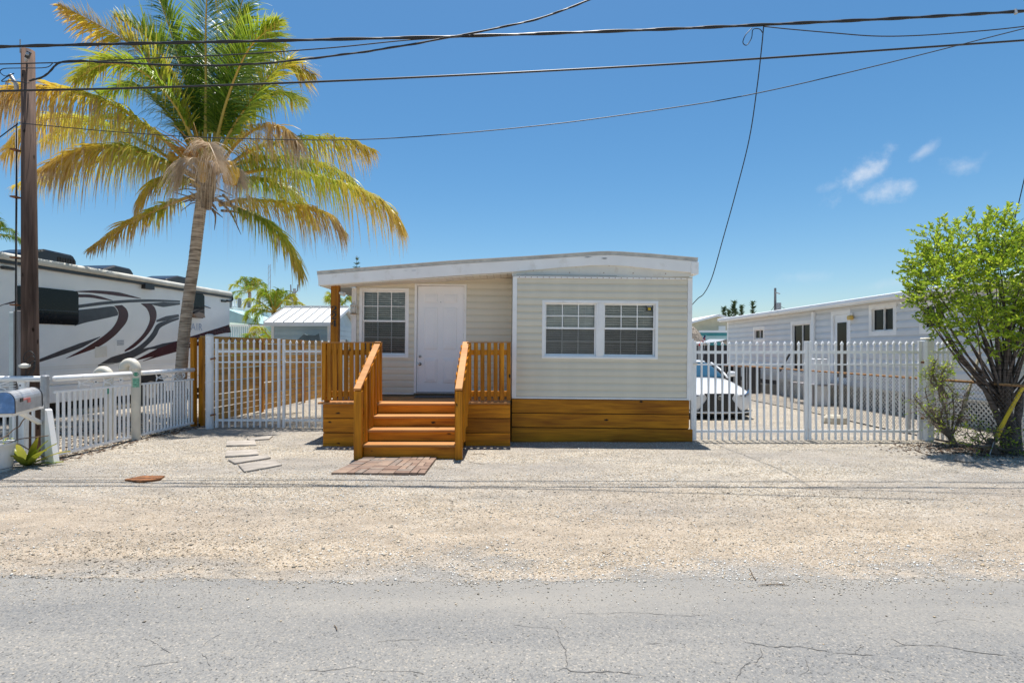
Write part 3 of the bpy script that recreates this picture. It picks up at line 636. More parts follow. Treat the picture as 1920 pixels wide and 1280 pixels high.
# porch soffit: grooved panels running front to back
sl = lambda x: 2.795 + (x + 3.56) * .0685
FS = lambda x: 9.812 - (x + 3.56) * .059
x = -3.53; k = 0
while x < -.03:
    x1 = min(x + .127, -.01); q = MB()
    q.add([(x + .004, FS(x), sl(x) - .02), (x1 - .004, FS(x1), sl(x1) - .02), (x1 - .004, DY - .002, sl(x1) - .02), (x + .004, DY - .002, sl(x) - .02),
           (x, FS(x), sl(x)), (x1, FS(x1), sl(x1)), (x1, DY - .002, sl(x1)), (x, DY - .002, sl(x))], [(3,2,1,0),(4,5,6,7),(0,1,5,4),(1,2,6,5),(2,3,7,6),(3,0,4,7)])
    q.build('soffit_panel', M['frieze'], house); x += .127
# top of the porch wall: little gap filler
MB().box(-3.0, -.01, DY - .002, DY - .0005, 2.85, 3.02).build('wall_cap', M['siding_back'], house)
# porch roof side board
MB().box(-3.585, -3.565, 9.82, HB, 2.79, 2.98).build('fascia', M['fascia'], house)
# roof vent stub
q = MB(); p = hl(1281, 480, 10.0); q.box(p.x - .03, p.x + .035, 10.0, 10.06, 3.2, 3.40); q.build('vent_pipe', M['blackgloss'], roof)
# wooden porch post with house number
post = MB().box(hl(619.6, 600, 9.85).x, hl(634, 600, 9.85).x, 9.85, 9.97, .72, 2.83).build('porch_post', M['wood_z'], house, bevel=.004)
M['numeral'] = plain('black_numeral', (0.015, 0.015, 0.017, 1), .4)
def digit(ch, cx, cz, h, y):
    q = MB(); s_ = h / 10.0
    def stroke(pl, ws):
        l1 = []; r1 = []
        for i, p in enumerate(pl):
            a = Vector(pl[max(i-1, 0)]); b = Vector(pl[min(i+1, len(pl)-1)]); t = (b - a).normalized(); nn = Vector((-t.y, t.x)); c = Vector(p)
            u = c + nn * ws[i]; v = c - nn * ws[i]
            l1.append((cx + u.x * s_ * 1.4, y, cz + u.y * s_)); r1.append((cx + v.x * s_ * 1.4, y, cz + v.y * s_))
        q.strip(l1, r1, (0, .006, 0))
    if ch == '2':
        arc = [(-2.2, 2.4), (-2.0, 3.7), (-0.9, 4.5), (0.5, 4.5), (1.8, 3.6), (2.1, 2.2), (1.3, .4), (-.4, -1.6), (-1.9, -3.4)]
        stroke(arc, [.75, .55, .4, .45, .85, 1.05, .9, .55, .4]); stroke([(-2.6, -4.1), (.4, -4.15), (2.4, -4.2)], [.5, .9, .8]); stroke([(2.45, -4.6), (2.75, -2.2)], [.25, .2])
        q.tube([(cx - 2.5 * s_, y, cz + 2.3 * s_), (cx - 2.5 * s_, y + .006, cz + 2.3 * s_)], .95 * s_, 10)
    else:
        stroke([(.9, 5), (.9, -4.6)], [.95, .95]); stroke([(.5, 4.8), (-2.9, -1.5)], [.35, .35]); stroke([(-3.1, -1.7), (3, -1.7)], [.5, .5]); stroke([(-.9, -4.6), (2.7, -4.6)], [.4, .4])
    return q
for ch, py_ in (('2', 579.5), ('2', 592.5), ('4', 606)):
    digit(ch, hl(626.2, py_, 9.84).x, hl(626.2, py_, 9.84).z, .118, 9.841).build('numeral', M['numeral'], post)
# security lamp on the post, lantern by the window
lp = MB(); p = hl(634, 551, 9.9); lp.tube([(p.x - .01, 9.90, p.z + .02), (p.x + .03, 9.89, p.z + .02), (p.x + .07, 9.87, p.z + .01)], .012, 8)
lp.tube([(p.x + .05, 9.87, p.z + .015), (p.x + .14, 9.82, p.z - .015)], [.028, .04], 12); lp.build('flood_lamp', M['frieze'], house, smooth=False)
ln = thing('wall_lantern', 'white caged wall lantern left of the small porch window', 'lantern', (0, 0, 0))
p = hl(664.5, 577, 10.12); ln.location = p; WORLD[ln.name] = p
q = MB(); q.lathe([(.066, .062), (.070, .070), (.052, .095), (.02, .115), (.012, .13)], p, 14); q.build('cap', M['frieze'], ln, smooth=False)
for k in range(6):
    a_ = k * math.pi / 3; MB().bar(p + Vector((.055 * math.cos(a_), .055 * math.sin(a_), -.075)), p + Vector((.06 * math.cos(a_), .06 * math.sin(a_), .063)), .008, .008).build('cage_bar', M['frieze'], ln)
M['milk'] = plain('lamp_glass', (.7, .68, .62, 1), .2); MB().lathe([(.04, -.07), (.045, 0), (.042, .06)], p, 12).build('lamp_glass', M['milk'], ln, smooth=True)
MB().lathe([(.066, -.088), (.066, -.077)], p, 14).build('base_ring', M['rustrail'], ln)
MB().tube([p + Vector((0, 0, .12)), p + Vector((0, .03, .15)), p + Vector((-.0, DY - .005 - p.y, .10))], .009, 8).build('bracket', M['frieze'], ln)

# ------------------------------------------------------------------ wooden porch with steps
porch = thing('wooden_porch', 'orange-stained wooden porch with four steps and slatted railings', 'porch', (-1.6, 9.0, 0))
PX0, PX1, PY = -3.22, -.03, 9.0
SX0, SX1 = -2.335, -.735
DZ = .76
# deck boards
k = 0; y = PY - .03
while y < DY - .05:
    y1 = min(y + .138, DY - .035); MB().box(PX0 - .05 if k == 0 else PX0 + .0, PX1, y, y1 - .005, DZ - .03, DZ + random.uniform(-.001, .002)).build('deck_board', M['wood_tread'], porch, bevel=.003); y += .138; k += 1
# skirt boards, left and right of the steps
for (x0, x1) in ((PX0 + .03, SX0 + .2), (SX1 - .05, PX1)):
    for z0, z1 in ((.494, .722), (.252, .482), (.0, .240)):
        MB().box(x0, x1, PY, PY + .03, z0, z1).build('skirt_board', M['wood_x'], porch, bevel=.003)
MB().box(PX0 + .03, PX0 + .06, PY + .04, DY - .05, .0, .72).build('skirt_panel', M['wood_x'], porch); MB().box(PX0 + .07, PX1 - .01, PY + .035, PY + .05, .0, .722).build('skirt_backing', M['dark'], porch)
# steps
tf = [7.93, 8.21, 8.50, 8.80]; tz = [.235, .415, .588, DZ]
for i in range(4):
    zb = 0 if i == 0 else tz[i-1]; 
    MB().box(SX0 + .12, SX1 - .1, tf[i] + .025, tf[i] + .055, zb + .004, tz[i] - .041).build('riser', M['wood_x'], porch, bevel=.003)
    if i < 3:
        MB().box(SX0 + .11, SX1 - .095, tf[i], tf[i+1] + .02, tz[i] - .038, tz[i]).build('tread', M['wood_tread'], porch, bevel=.004)
MB().box(SX0 + .11, SX1 - .095, tf[3], PY - .035, DZ - .038, DZ).build('tread', M['wood_tread'], porch, bevel=.004)
for x in (SX0 + .085, SX1 - .093):
    q = MB(); prof = [(tf[0] + .03, 0), (tf[0] + .03, tz[0] - .04)]
    for i in range(1, 4): prof += [(tf[i] + .03, tz[i-1] - .04), (tf[i] + .03, tz[i] - .04)]
    prof += [(PY - .002, DZ - .04), (PY - .002, 0)]
    q.prism([(x, a, b) for a, b in prof], (.025, 0, 0)); q.build('stringer', M['wood_y'], porch)
# sloped stair railings
for side, (x0, x1) in enumerate(((SX0, SX0 + .115), (SX1 - .10, SX1))):
    MB().box(x0, x1, 7.86, 7.955, 0, 1.035).build('newel_post', M['wood_z'], porch, bevel=.005)
    xm = (x0 + x1) / 2; ya, za, yb, zb = 7.84, 1.055, 9.08, 1.765; slope = (zb - za) / (yb - ya)
    for dzr in (.10, .52):
        MB().bar((xm, 7.96, za + slope * .12 - dzr), (xm, PY + .02, za + slope * (PY + .02 - ya) - dzr), .04, .085).build('rail', M['wood_y'], porch)
    MB().bar((xm, ya, za + .005), (xm, yb, zb + .005), .105, .035).build('handrail_cap', M['wood_tread'], porch, bevel=.004)
    for sgn in (-1, 1):
        for k in range(6):
            y = 8.04 + k * .185 + (.05 if sgn > 0 else 0); zt = za + slope * (y - ya) + .012; zb_ = max(.02 if y < 8 else 0, tz[min(3, max(0, sum(1 for t_ in tf if t_ < y) - 1))]) + .02
            xo = xm + sgn * .042; q = MB(); a0, a1 = y - .035, y + .035
            xi = (xo, xo + sgn * .034)
            dzs = slope * .035
            q.add([(xi[0], a0, zb_), (xi[1], a0, zb_), (xi[1], a1, zb_), (xi[0], a1, zb_), (xi[0], a0, zt - dzs - .03), (xi[1], a0, zt - dzs + .004), (xi[1], a1, zt + dzs + .004), (xi[0], a1, zt + dzs - .03)],
                  [(0,3,2,1),(4,5,6,7),(0,1,5,4),(1,2,6,5),(2,3,7,6),(3,0,4,7)])
            q.build('slat', M['wood_z'], porch, bevel=.002)
# front railing panels
for (x0, x1, n_sl) in ((PX0 - .0, SX0 + .13, 11), (SX1 - .02, PX1 + .01, 7)):
    for z in (.90, 1.60): MB().box(x0 + .01, x1 - .01, PY + .035, PY + .075, z - .045, z + .045).build('rail', M['wood_x'], porch, bevel=.003)
    MB().box(x0 - .005, x1, PY + .008, PY + .085, 1.762, 1.776).build('rail_cap', M['wood_tread'], porch)
    pitch = (x1 - x0 - .07) / (n_sl - 1)
    for k in range(n_sl):
        x = x0 + k * pitch; MB().box(x, x + .068, PY + .012, PY + .033, .79 + random.uniform(0, .008), 1.760).build('slat', M['wood_z'], porch, bevel=.003)
    if n_sl == 7: MB().box(x1 - .2, x1 - .14, PY + .077, PY + .098, .79, 1.755).build('slat', M['wood_z'], porch, bevel=.003)
MB().box(PX0 + .02, PX0 + .11, PY + .08, PY + .12, DZ, 1.75).build('corner_post', M['wood_z'], porch)
# door mat strip
mat_ = tag(MB().box(-1.8, -1.0, 9.75, 10.1, DZ + .004, DZ + .016).build('door_mat', plain('door_mat', (.10, .095, .09, 1), .95, .3, 40)), 'dark thin door mat lying before the white front door', 'door mat')
house.rotation_euler = (0, RT, 0)
# ------------------------------------------------------------------ paver pad, stepping stones, small ground things
M['paver'] = None
def pavermat():
    m, n, l, b = newmat('concrete_paver'); oi = n.new('ShaderNodeObjectInfo')
    rp = ramp(n, [(0, (.20, .125, .09, 1)), (1, (.27, .18, .13, 1)), (.25, (.25, .17, .13, 1)), (.5, (.21, .175, .15, 1)), (.75, (.31, .225, .17, 1))]); l.new(oi.outputs['Random'], rp.inputs[0])
    tc = n.new('ShaderNodeTexCoord'); ns = n.new('ShaderNodeTexNoise'); ns.inputs['Scale'].default_value = 9; ns.inputs['Detail'].default_value = 8; l.new(tc.outputs['Object'], ns.inputs['Vector'])
    r2 = ramp(n, [(.3, (.7, .7, .7, 1)), (.7, (1.2, 1.17, 1.12, 1))]); l.new(ns.outputs['Fac'], r2.inputs[0])
    mu = n.new('ShaderNodeMixRGB'); mu.blend_type = 'MULTIPLY'; mu.inputs['Fac'].default_value = 1; l.new(rp.outputs[0], mu.inputs['Color1']); l.new(r2.outputs[0], mu.inputs['Color2']); l.new(mu.outputs[0], b.inputs['Base Color'])
    b.inputs['Roughness'].default_value = .9; return m
M['paver'] = pavermat()
pad = thing('paver_pad', 'small pad of reddish brick pavers before the porch steps', 'paving', G(715, 878))
A_, B_, C_, D_ = G(620, 893), G(797, 893), G(820, 862), G(684, 862)
C_ = B_ + (C_ - B_); 
def padp(u, v): return (A_ * (1-u) + B_ * u) * (1-v) + (D_ * (1-u) + C_ * u) * v
random.seed(3)
nv = 5; nu = 6
for j in range(nv):
    for i in range(nu):
        u0, u1, v0, v1 = i / nu, (i+1) / nu, j / nv, (j+1) / nv
        r_ = random.random()
        cells = [(u0, u1, v0, v1)] if r_ < .3 else ([(u0, (u0+u1)/2, v0, v1), ((u0+u1)/2, u1, v0, v1)] if r_ < .6 else [(u0, u1, v0, (v0+v1)/2), (u0, u1, (v0+v1)/2, v1)])
        for (a, b, c, e) in cells:
            g_ = .0035; q = MB(); zt = .052 + random.uniform(-.004, .004)
            pts_ = [padp(a + g_, c + g_), padp(b - g_, c + g_), padp(b - g_, e - g_), padp(a + g_, e - g_)]
            q.prism([Vector((p.x, p.y, .0)) for p in pts_], (0, 0, zt)); q.build('paver', M['paver'], pad, bevel=.004)
M['flag'] = plain('grey_flagstone', (.36, .32, .275, 1), .9, .16, 7, bump=.2, bscale=40, objvar=.12, stain=(.17, .14, .11, 1), stain_amt=.7, stain_scale=3)
for lab, poly in (('small flagstone nearest the left gate, half in palm shadow', ((463, 826), (512, 820), (505, 826), (470, 829))), ('pale rectangular flagstone second from the left gate', ((425, 831), (478, 829), (481, 838), (424, 839))), ('large flagstone in the middle of the stepping path', ((424, 849), (482, 847), (485, 856), (422, 860))),
                  ('cracked grey flagstone overlapping its neighbour in the path', ((428, 866), (500, 857), (508, 862), (440, 873))), ('tilted thick flagstone at the front end of the path', ((447, 876), (512, 866), (529, 876), (458, 889)))):
    pts_ = [G(x, y) for x, y in poly]; q = MB(); z0 = .005; q.prism([Vector((p.x, p.y, 0.0)) for p in pts_], (0, 0, .045)); tag(q.build('stepping_stone', M['flag'], bevel=.006), lab, 'stepping stone', 'flagstones leading to the left gate')
q = MB(); pts_ = [G(x, y) for x, y in ((233, 904), (268, 897), (309, 897), (300, 903), (262, 908))]; q.prism([Vector((p.x, p.y, .012)) for p in pts_], (0, 0, .03)); tag(q.build('cover_plate', M['rusty'], bevel=.004), 'rusty brown iron cover plate lying in the gravel', 'cover plate')
M['leafdry'] = plain('dry_leaf', (.22, .16, .10, 1), .9, .2, 20); M['twig'] = plain('twig', (.16, .115, .075, 1), .9, .2, 30)
for k, (pxs, lab) in enumerate((([(884, 852), (900, 850), (912, 853)], 'dry curled leaf beside the right newel post'), ([(879, 866), (893, 868), (908, 870)], 'dark twig on the gravel right of the steps'), ([(1405, 1065), (1412, 1080), (1419, 1090)], 'bent thin twig at the road edge'), ([(1420, 1097), (1450, 1096), (1480, 1097)], 'straight pale twig lying on road dust'), ([(1128, 1035), (1138, 1039), (1150, 1033)], 'small brown twig in the middle of the gravel'), ([(626, 1172), (630, 1176), (632, 1182)], 'tiny dark sprig lying on the asphalt'))):
    q = MB(); pp = bez([G(x, y, .022 if k < 2 or k == 4 else .004) + Vector((0, 0, .004)) for x, y in pxs], 8); q.tube(pp, [.001] + [.003] * 7 + [.001], 6); tag(q.build('twig', M['twig'], smooth=True), lab, 'twig', 'twigs on the ground')
q = MB(); p = G(1574, 797); random.seed(2)
q.lathe([(.20, 0), (.22, .06), (.20, .15), (.15, .20), (.05, .215)], p + Vector((0, .15, 0)), 9); o = q.build('boulder', plain('limestone', (.48, .43, .34, 1), .95, .12, 8, bump=.5, bscale=12)); o.scale = (1.35, .9, 1); tag(o, 'pale limestone boulder behind the right driveway gate', 'boulder')
M['edging'] = plain('edging_strip', (.09, .085, .08, 1), .9)
q = MB(); q.tube([P(x, y, 0) if False else G(x, y, .012) for x, y in ((1365, 831), (1420, 832), (1480, 830), (1540, 832), (1620, 831), (1700, 830))], .012, 6); tag(q.build('edging_strip', M['edging']), 'dark half-buried edging line under the right gate', 'edging')

# ------------------------------------------------------------------ white picket gates
def picket_mesh(h, wd=.03):
    q = MB(); a = wd / 2; q.box(-a, a, -a, a, 0, h - .085)
    z = h - .085
    ring = lambda r, zz: [(-r, -r, zz), (r, -r, zz), (r, r, zz), (-r, r, zz)]
    vs = ring(a * .8, z) + ring(a * 1.45, z + .022) + ring(a * 1.15, z + .045) + [(0, 0, z + .085)]
    fs = [(i, (i+1)%4, 4+(i+1)%4, 4+i) for i in range(4)] + [(4+i, 4+(i+1)%4, 8+(i+1)%4, 8+i) for i in range(4)] + [(8+i, 8+(i+1)%4, 12) for i in range(4)] + [(3, 2, 1, 0)]
    q.add(vs, fs); return q
def gate_leaf(label, x0, x1, y, n, z0=.03, h=1.80, stile=.05, group=None):
    t = thing('picket_gate', label, 'gate', ((x0 + x1) / 2, y, 0), group)
    for x in (x0, x1): MB().box(x - stile / 2, x + stile / 2, y - stile / 2, y + stile / 2, z0, z0 + h - .03).build('stile', M['gate'], t, bevel=.003)
    for zz, hh in ((.185, .045), (1.38, .026), (1.60, .052)): MB().box(x0 + stile / 2, x1 - stile / 2, y - .012, y + .012, z0 + zz - hh / 2 - .03, z0 + zz + hh / 2 - .03).build('rail', M['gate'], t)
    first = None; pitch = (x1 - x0) / (n + 1)
    for k in range(n):
        x = x0 + pitch * (k + 1)
        if first is None:
            q = picket_mesh(h - z0 + .005); q.v = [(v[0] + x, v[1] + y, v[2] + z0) for v in q.v]; first = q.build('picket', M['gate'], t); c0 = WORLD[first.name].copy(); x00 = x
        else: dup(first, c0 + Vector((x - x00, 0, random.uniform(-.004, .004))), t)
    return t
GY = 9.58
gx = lambda px: (px - 960) * GY / F
gr_ = 'leaves of the white driveway gate'
g1 = gate_leaf('left leaf of the white driveway gate, beside the home', gx(1302.5), gx(1510.5), GY, 15, group=gr_)
g2 = gate_leaf('right leaf of the white driveway gate, beside the shrub', gx(1517.8), gx(1724), GY, 16, group=gr_)
hp = MB(); hp.box(gx(1296) - .02, gx(1296) + .03, GY - .05, GY + .0, 0, 1.84); tag(hp.build('gate_post', M['gate'], bevel=.004), 'slim white gate post against the corner of the home', 'post')
hq = thing('gate_post', 'thick round-capped white gate post left of the shrub', 'post', (gx(1737), GY, 0))
MB().box(gx(1737) - .085, gx(1737) + .085, GY - .1, GY + .07, 0, 1.83).build('post_body', M['gate'], hq, bevel=.03)
MB().box(gx(1737) - .082, gx(1737) + .082, GY - .097, GY + .067, 1.832, 1.862).build('post_cap', M['frieze'], hq, bevel=.02)
for z in (.42, 1.42): MB().bar((gx(1727), GY - .06, z), (gx(1727), GY - .005, z), .05, .03).build('hinge', M['rusty'], hq)
gate_leaf('short white picket panel partly behind the shrub', gx(1744), gx(1790), GY + .05, 4, group='white picket panels')
MB2 = MB().tube([(gx(1303), GY - .05, .46), (gx(1303), GY - .09, .50)], .012, 8); 
tag(MB().tube([(gx(1298), GY - .05, 1.39), (gx(1302), GY - .065, 1.40), (gx(1306), GY - .05, 1.385)], .016, 8).build('gate_latch', M['frieze']), 'small pale latch on the driveway gate', 'latch')

# left gate
LY = 11.0; lx = lambda px: (px - 960) * LY / F
gl_ = 'leaves of the left white gate'
gate_leaf('left leaf of the white gate before the wooden fence', lx(406.5), lx(523), LY, 9, z0=.04, h=1.86, group=gl_)
gate_leaf('right leaf of the white gate, behind the porch railing', lx(532.5), lx(640), LY, 8, z0=.04, h=1.84, group=gl_)
lpst = thing('gate_post', 'round white gate post beside the palm trunk', 'post', (lx(393), LY, 0))
MB().lathe([(.076, 0), (.076, 1.925)], (lx(393), LY, 0), 16).build('post_body', M['gate'], lpst, smooth=False)
MB().lathe([(.082, 1.927), (.082, 1.945), (.05, 1.965), (.01, 1.97)], (lx(393), LY, 0), 16).build('post_cap', M['frieze'], lpst)
for z in (.3, 1.45): MB().bar((lx(398), LY - .07, z), (lx(406), LY - .04, z + .02), .03, .03).build('hinge', M['rusty'], lpst)
tag(MB().box(lx(645) - .06, lx(645) + .06, LY - .06, LY + .06, 0, 1.86).build('gate_post', M['gate'], bevel=.01), 'square white post where the left gate meets the home', 'post')

# ------------------------------------------------------------------ stained wooden boundary fence running back from the left gate
wf = thing('board_fence', 'stained wooden fence of horizontal boards behind the left white gate', 'fence', (-6.65, 14, 0))
fx = lambda y: -6.72 + (y - 11.4) * .055
secs = [11.45, 13.9, 16.35, 18.8, 21.2]
for a, b in zip(secs[:-1], secs[1:]):
    z = .05; k = 0
    while z < 1.85:
        zt = z + .142; jit = random.uniform(-.012, .012)
        q = MB(); pa = Vector((fx(a), a + .05, 0)); pb = Vector((fx(b), b, 0))
        q.bar(pa + Vector((0, 0, (z + zt) / 2 + jit)), pb + Vector((0, 0, (z + zt) / 2 + random.uniform(-.012, .012))), .022, .134); q.build('board', M['fence_wood'], wf); z = zt + .004; k += 1
for yy in secs: MB().box(fx(yy) + .012, fx(yy) + .10, yy - .045, yy + .045, 0, 1.9).build('post', M['wood_z'], wf, bevel=.004)
MB().box(fx(11.4) - .10, fx(11.4) - .02, 11.3, 11.42, 0, 1.9).build('end_board', M['wood_z'], wf, bevel=.004)

# ------------------------------------------------------------------ low white fence with fish cut-outs (left lot)
FX = -6.74
def fish(kind, c, ux, L_, th=.006, flip=1):
    """game-fish silhouette plates in the plane (ux, z), centre c, length L_"""
    ux = Vector(ux); nrm = Vector((ux.y, -ux.x, 0)) * th
    if kind == 0:   # mahi-mahi: tall blunt head, long dorsal fin, forked tail
        o = [(-.5,.16),(-.44,.08),(-.40,.03),(-.25,.07),(.0,.15),(.22,.21),(.38,.20),(.47,.12),(.5,.0),(.46,-.07),(.36,-.11),(.2,-.13),(.05,-.11),(-.1,-.14),(-.14,-.08),(-.28,-.04),(-.40,-.01),(-.45,-.07),(-.52,-.17),(-.47,-.04),(-.45,.03)]
    else:           # sleeker fish with pointed snout
        o = [(-.5,.18),(-.42,.07),(-.36,.02),(-.2,.06),(-.05,.10),(.0,.19),(.08,.12),(.22,.10),(.36,.05),(.52,.0),(.36,-.04),(.2,-.08),(.1,-.15),(.05,-.09),(-.1,-.07),(-.25,-.03),(-.36,-.01),(-.42,-.06),(-.5,-.17),(-.46,.0)]
    W2 = lambda x, z: Vector(c) + ux * (x * L_ * flip) + Vector((0, 0, z * L_))
    pts3 = [W2(x, z) for x, z in o]; q = MB(); n = len(pts3)
    for i in range(n): q.bar(pts3[i], pts3[(i + 1) % n], th, .014, up=(0, 0, 1))       # cut-steel outline
    head = [p for p in o if p[0] > .20]; q.prism([W2(x, z) for x, z in head], nrm)       # solid head
    tail = [(-.5, .16), (-.44, .08), (-.38, .02), (-.38, -.02), (-.45, -.07), (-.52, -.17), (-.46, .0)]; q.prism([W2(x, z) for x, z in tail], nrm)
    q.bar(W2(-.38, .0), W2(.22, .01), th, .010); q.bar(W2(-.1, .06), W2(.22, .10), th, .009); q.bar(W2(-.05, -.05), W2(.22, -.07), th, .009)
    return q
def low_panel(label, a, b, n, fishes, htop=1.22, group='low white fish-motif fence panels'):
    a = Vector(a); b = Vector(b); t = thing('low_fence', label, 'fence', (a + b) / 2, group); d = (b - a).normalized()
    MB().tube([a + Vector((0, 0, htop)), b + Vector((0, 0, htop))], .042, 12).build('top_rail', M['gate'], t, smooth=True)
    MB().bar(a + Vector((0, 0, 1.02)), b + Vector((0, 0, 1.02)), .035, .035).build('rail', M['gate'], t); MB().bar(a + Vector((0, 0, .10)), b + Vector((0, 0, .10)), .035, .04).build('rail', M['gate'], t)
    first = None
    for k in range(n):
        p = a + (b - a) * ((k + .5) / n)
        if first is None:
            q = MB().bar(p + Vector((0, 0, .12)), p + Vector((0, 0, 1.002)), .028, .028, up=d.cross(Vector((0,0,1)))); first = q.build('picket', M['gate'], t); c0 = WORLD[first.name].copy(); p0 = p
        else: dup(first, c0 + (p - p0), t)
    for kind, u, L_, fl in fishes:
        p = a + (b - a) * u; f_ = fish(kind, p + Vector((0, 0, 1.112)), d, L_, flip=fl).build('fish_cutout', M['gate'], t)
        hd = p + d * (.36 * L_ * fl) + Vector((0, 0, 1.125)); nn = Vector((d.y, -d.x, 0))
        MB().tube([hd + nn * .008, hd + nn * .011], .012, 8).build('eye', M['black'], f_)
    return t
low_panel('low white fence panel with two fish cut-outs nearest the road', (FX, 7.86, 0), (FX, 9.42, 0), 15, [(1, .40, .40, 1), (0, .74, .45, 1)])
low_panel('low white fence panel with fish cut-outs ending at the palm', (FX, 9.72, 0), (FX, 11.28, 0), 16, [(1, .36, .36, 1), (0, .68, .42, 1)])
low_panel('low white fence panel behind the silver mailbox', (-9.6, 7.80, 0), (FX - .05, 7.80, 0), 20, [(0, .80, .46, 1), (1, .62, .42, 1)])
cp = thing('corner_post', 'grey pipe corner post with white sloped brace by mailbox', 'post', (FX, 7.72, 0))
pc = G(88, 862); MB().lathe([(.048, 0), (.048, 1.23), (.053, 1.235), (.053, 1.262), (.04, 1.28)], (FX + .0, 7.70, 0), 14).build('pipe', M['galv'], cp)
MB().prism([(FX + .06, 7.62, 0), (FX + .20, 7.62, 0), (FX + .09, 7.62, .78), (FX + .06, 7.62, .80)], (0, .1, 0)).build('brace', M['gate'], cp, bevel=.004)
wp = tag(MB().box(-7.28, -7.16, 7.86, 7.95, 0, 1.20).build('fence_post', M['gate'], bevel=.004), 'square white fence post between utility pole and mailbox', 'post')
# candy-cane vent pipes
def cane(label, x, y, r=.09, hz=1.32, ang=0, stick=True):
    t = thing('vent_pipe', label, 'pipe', (x, y, 0), 'hooked white vent pipes in the low fence'); M.setdefault('pvc', plain('aged_pvc', (.72, .67, .56, 1), .45, .06, 4, stain=(.5, .42, .28, 1), stain_amt=.4, stain_scale=5))
    u = Vector((math.cos(ang), math.sin(ang), 0)); R_ = .108; c = Vector((x, y, hz)) + u * R_
    MB().tube([(x, y, 0), (x, y, hz - .03)], r, 18).build('riser_pipe', M['pvc'], t, smooth=False)
    pts_ = [Vector((x, y, hz - .03))] + [c - u * R_ * math.cos(a_) + Vector((0, 0, R_ * math.sin(a_))) for a_ in [k * math.pi / 14 for k in range(15)]] + [c + u * R_ + Vector((0, 0, -.04))]
    MB().tube(pts_, r * 1.06, 18).build('hook', M['pvc'], t, smooth=True)
    return t
M['greensign'] = plain('green_decal', (.03, .33, .19, 1), .5, .15, 30); M['paledecal'] = plain('pale_green_decal', (.30, .60, .42, 1), .5, .25, 25)
c1 = cane('hooked white vent pipe with green decals standing in the fence line', FX - .05, 9.63, .074, 1.31, R(180))
def decal(par, x, y, r, z0, z1, half, mat, off=.0015, name='decal', rnd_=False):
    """thin sticker wrapped on the side of a pipe that faces the street"""
    a0 = math.atan2(-y, -x); q = MB(); n = 9; rr = r + off
    if rnd_:
        zc = (z0 + z1) / 2; pts_ = [(x + rr * math.cos(a0 + half * math.cos(t)), y + rr * math.sin(a0 + half * math.cos(t)), zc + (z1 - z0) / 2 * math.sin(t)) for t in [i * 6.283 / 16 for i in range(16)]]
        q.add(pts_ + [(x + rr * math.cos(a0), y + rr * math.sin(a0), zc)], [(i, (i + 1) % 16, 16) for i in range(16)])
    else:
        for i in range(n):
            t = a0 - half + 2 * half * i / (n - 1); q.add([(x + rr * math.cos(t), y + rr * math.sin(t), z0), (x + rr * math.cos(t), y + rr * math.sin(t), z1)], [])
        q.f = [(2*i, 2*i+2, 2*i+3, 2*i+1) for i in range(n - 1)]
    return q.build(name, mat, par)
decal(c1, FX - .05, 9.63, .074, 1.17, 1.24, .55, M['greensign'], name='round_decal', rnd_=True)
decal(c1, FX - .05, 9.63, .074, .97, 1.14, .75, M['paledecal'])
for k in range(4): decal(c1, FX - .05, 9.63, .074, 1.0 + k * .033, 1.008 + k * .033, .6, M['greensign'], .003, 'decal_print')
c2 = cane('shorter hooked white vent pipe behind the fence pickets', -7.22, 9.55, .072, 1.17, R(175))
decal(c2, -7.22, 9.55, .072, .86, 1.0, .4, M['greensign'])
# mailbox
mb = thing('mailbox', 'weathered silver mailbox with faded red flag and blue front', 'mailbox', (-6.62, 7.2, .78))
M['mail'] = plain('weathered_aluminium', (.50, .51, .53, 1), .45, .12, 9, metal=.55, stain=(.22, .16, .12, 1), stain_amt=.8, stain_scale=4); M['mailblue'] = plain('faded_blue_paint', (.12, .26, .52, 1), .55, .2, 8, stain=(.55, .58, .62, 1), stain_amt=1.0, stain_scale=7)
M['redflag'] = plain('faded_red_plastic', (.70, .22, .20, 1), .5, .1, 10)
def mbox(L0, L1, r, hz, name, mat, grow=0):
    pass
ma, mz = Vector((-6.53, 6.85, .83)), .0
mdir = (Vector((-6.72, 7.48, .86)) - ma); ml = mdir.length; mdir.normalize(); msd = mdir.cross(Vector((0, 0, 1))).normalized(); mup = msd.cross(mdir)
def mprof(r, hh, g=0): return [(-r - g, -g), (r + g, -g)] + [((r + g) * math.cos(a_), hh + (r + g) * math.sin(a_)) for a_ in [k * math.pi / 10 for k in range(11)]]
q = MB(); q.prism([ma + msd * x + mup * z for x, z in mprof(.115, .15)], mdir * ml); mbd = q.build('box_body', M['mail'], mb)
q = MB(); q.prism([ma - mdir * .012 + msd * x + mup * z for x, z in mprof(.118, .15)], mdir * .012); q.build('front_door', M['mailblue'], mb)
for off in (.0, ml - .02):
    q = MB(); q.prism([ma + mdir * off + msd * x + mup * z for x, z in mprof(.115, .15, .006)], mdir * .016); q.build('band', M['blackgloss'], mb)
q = MB(); fs_ = ma + mdir * (ml * .18) + msd * .122 + mup * .15; q.bar(fs_, fs_ + mdir * .06, .008, .05, up=mup); q.build('flag_mount', M['blackgloss'], mb)
q = MB(); q.bar(fs_ + mdir * .06, fs_ + mdir * .22, .008, .022, up=mup); q.bar(fs_ + mdir * .17 - mup * .03, fs_ + mdir * .23 - mup * .03, .008, .05, up=mup); q.build('flag', M['redflag'], mb)
q = MB(); q.bar(ma + mdir * .03 - mup * .03, ma + mdir * (ml + .12) - mup * .03, .14, .045); q.build('support_board', M['white'], mb)
q = MB(); q.bar(ma + mdir * (ml * .55) - mup * .05, Vector((FX - .02, 7.64, .60)), .05, .05); q.build('support_brace', M['white'], mb)
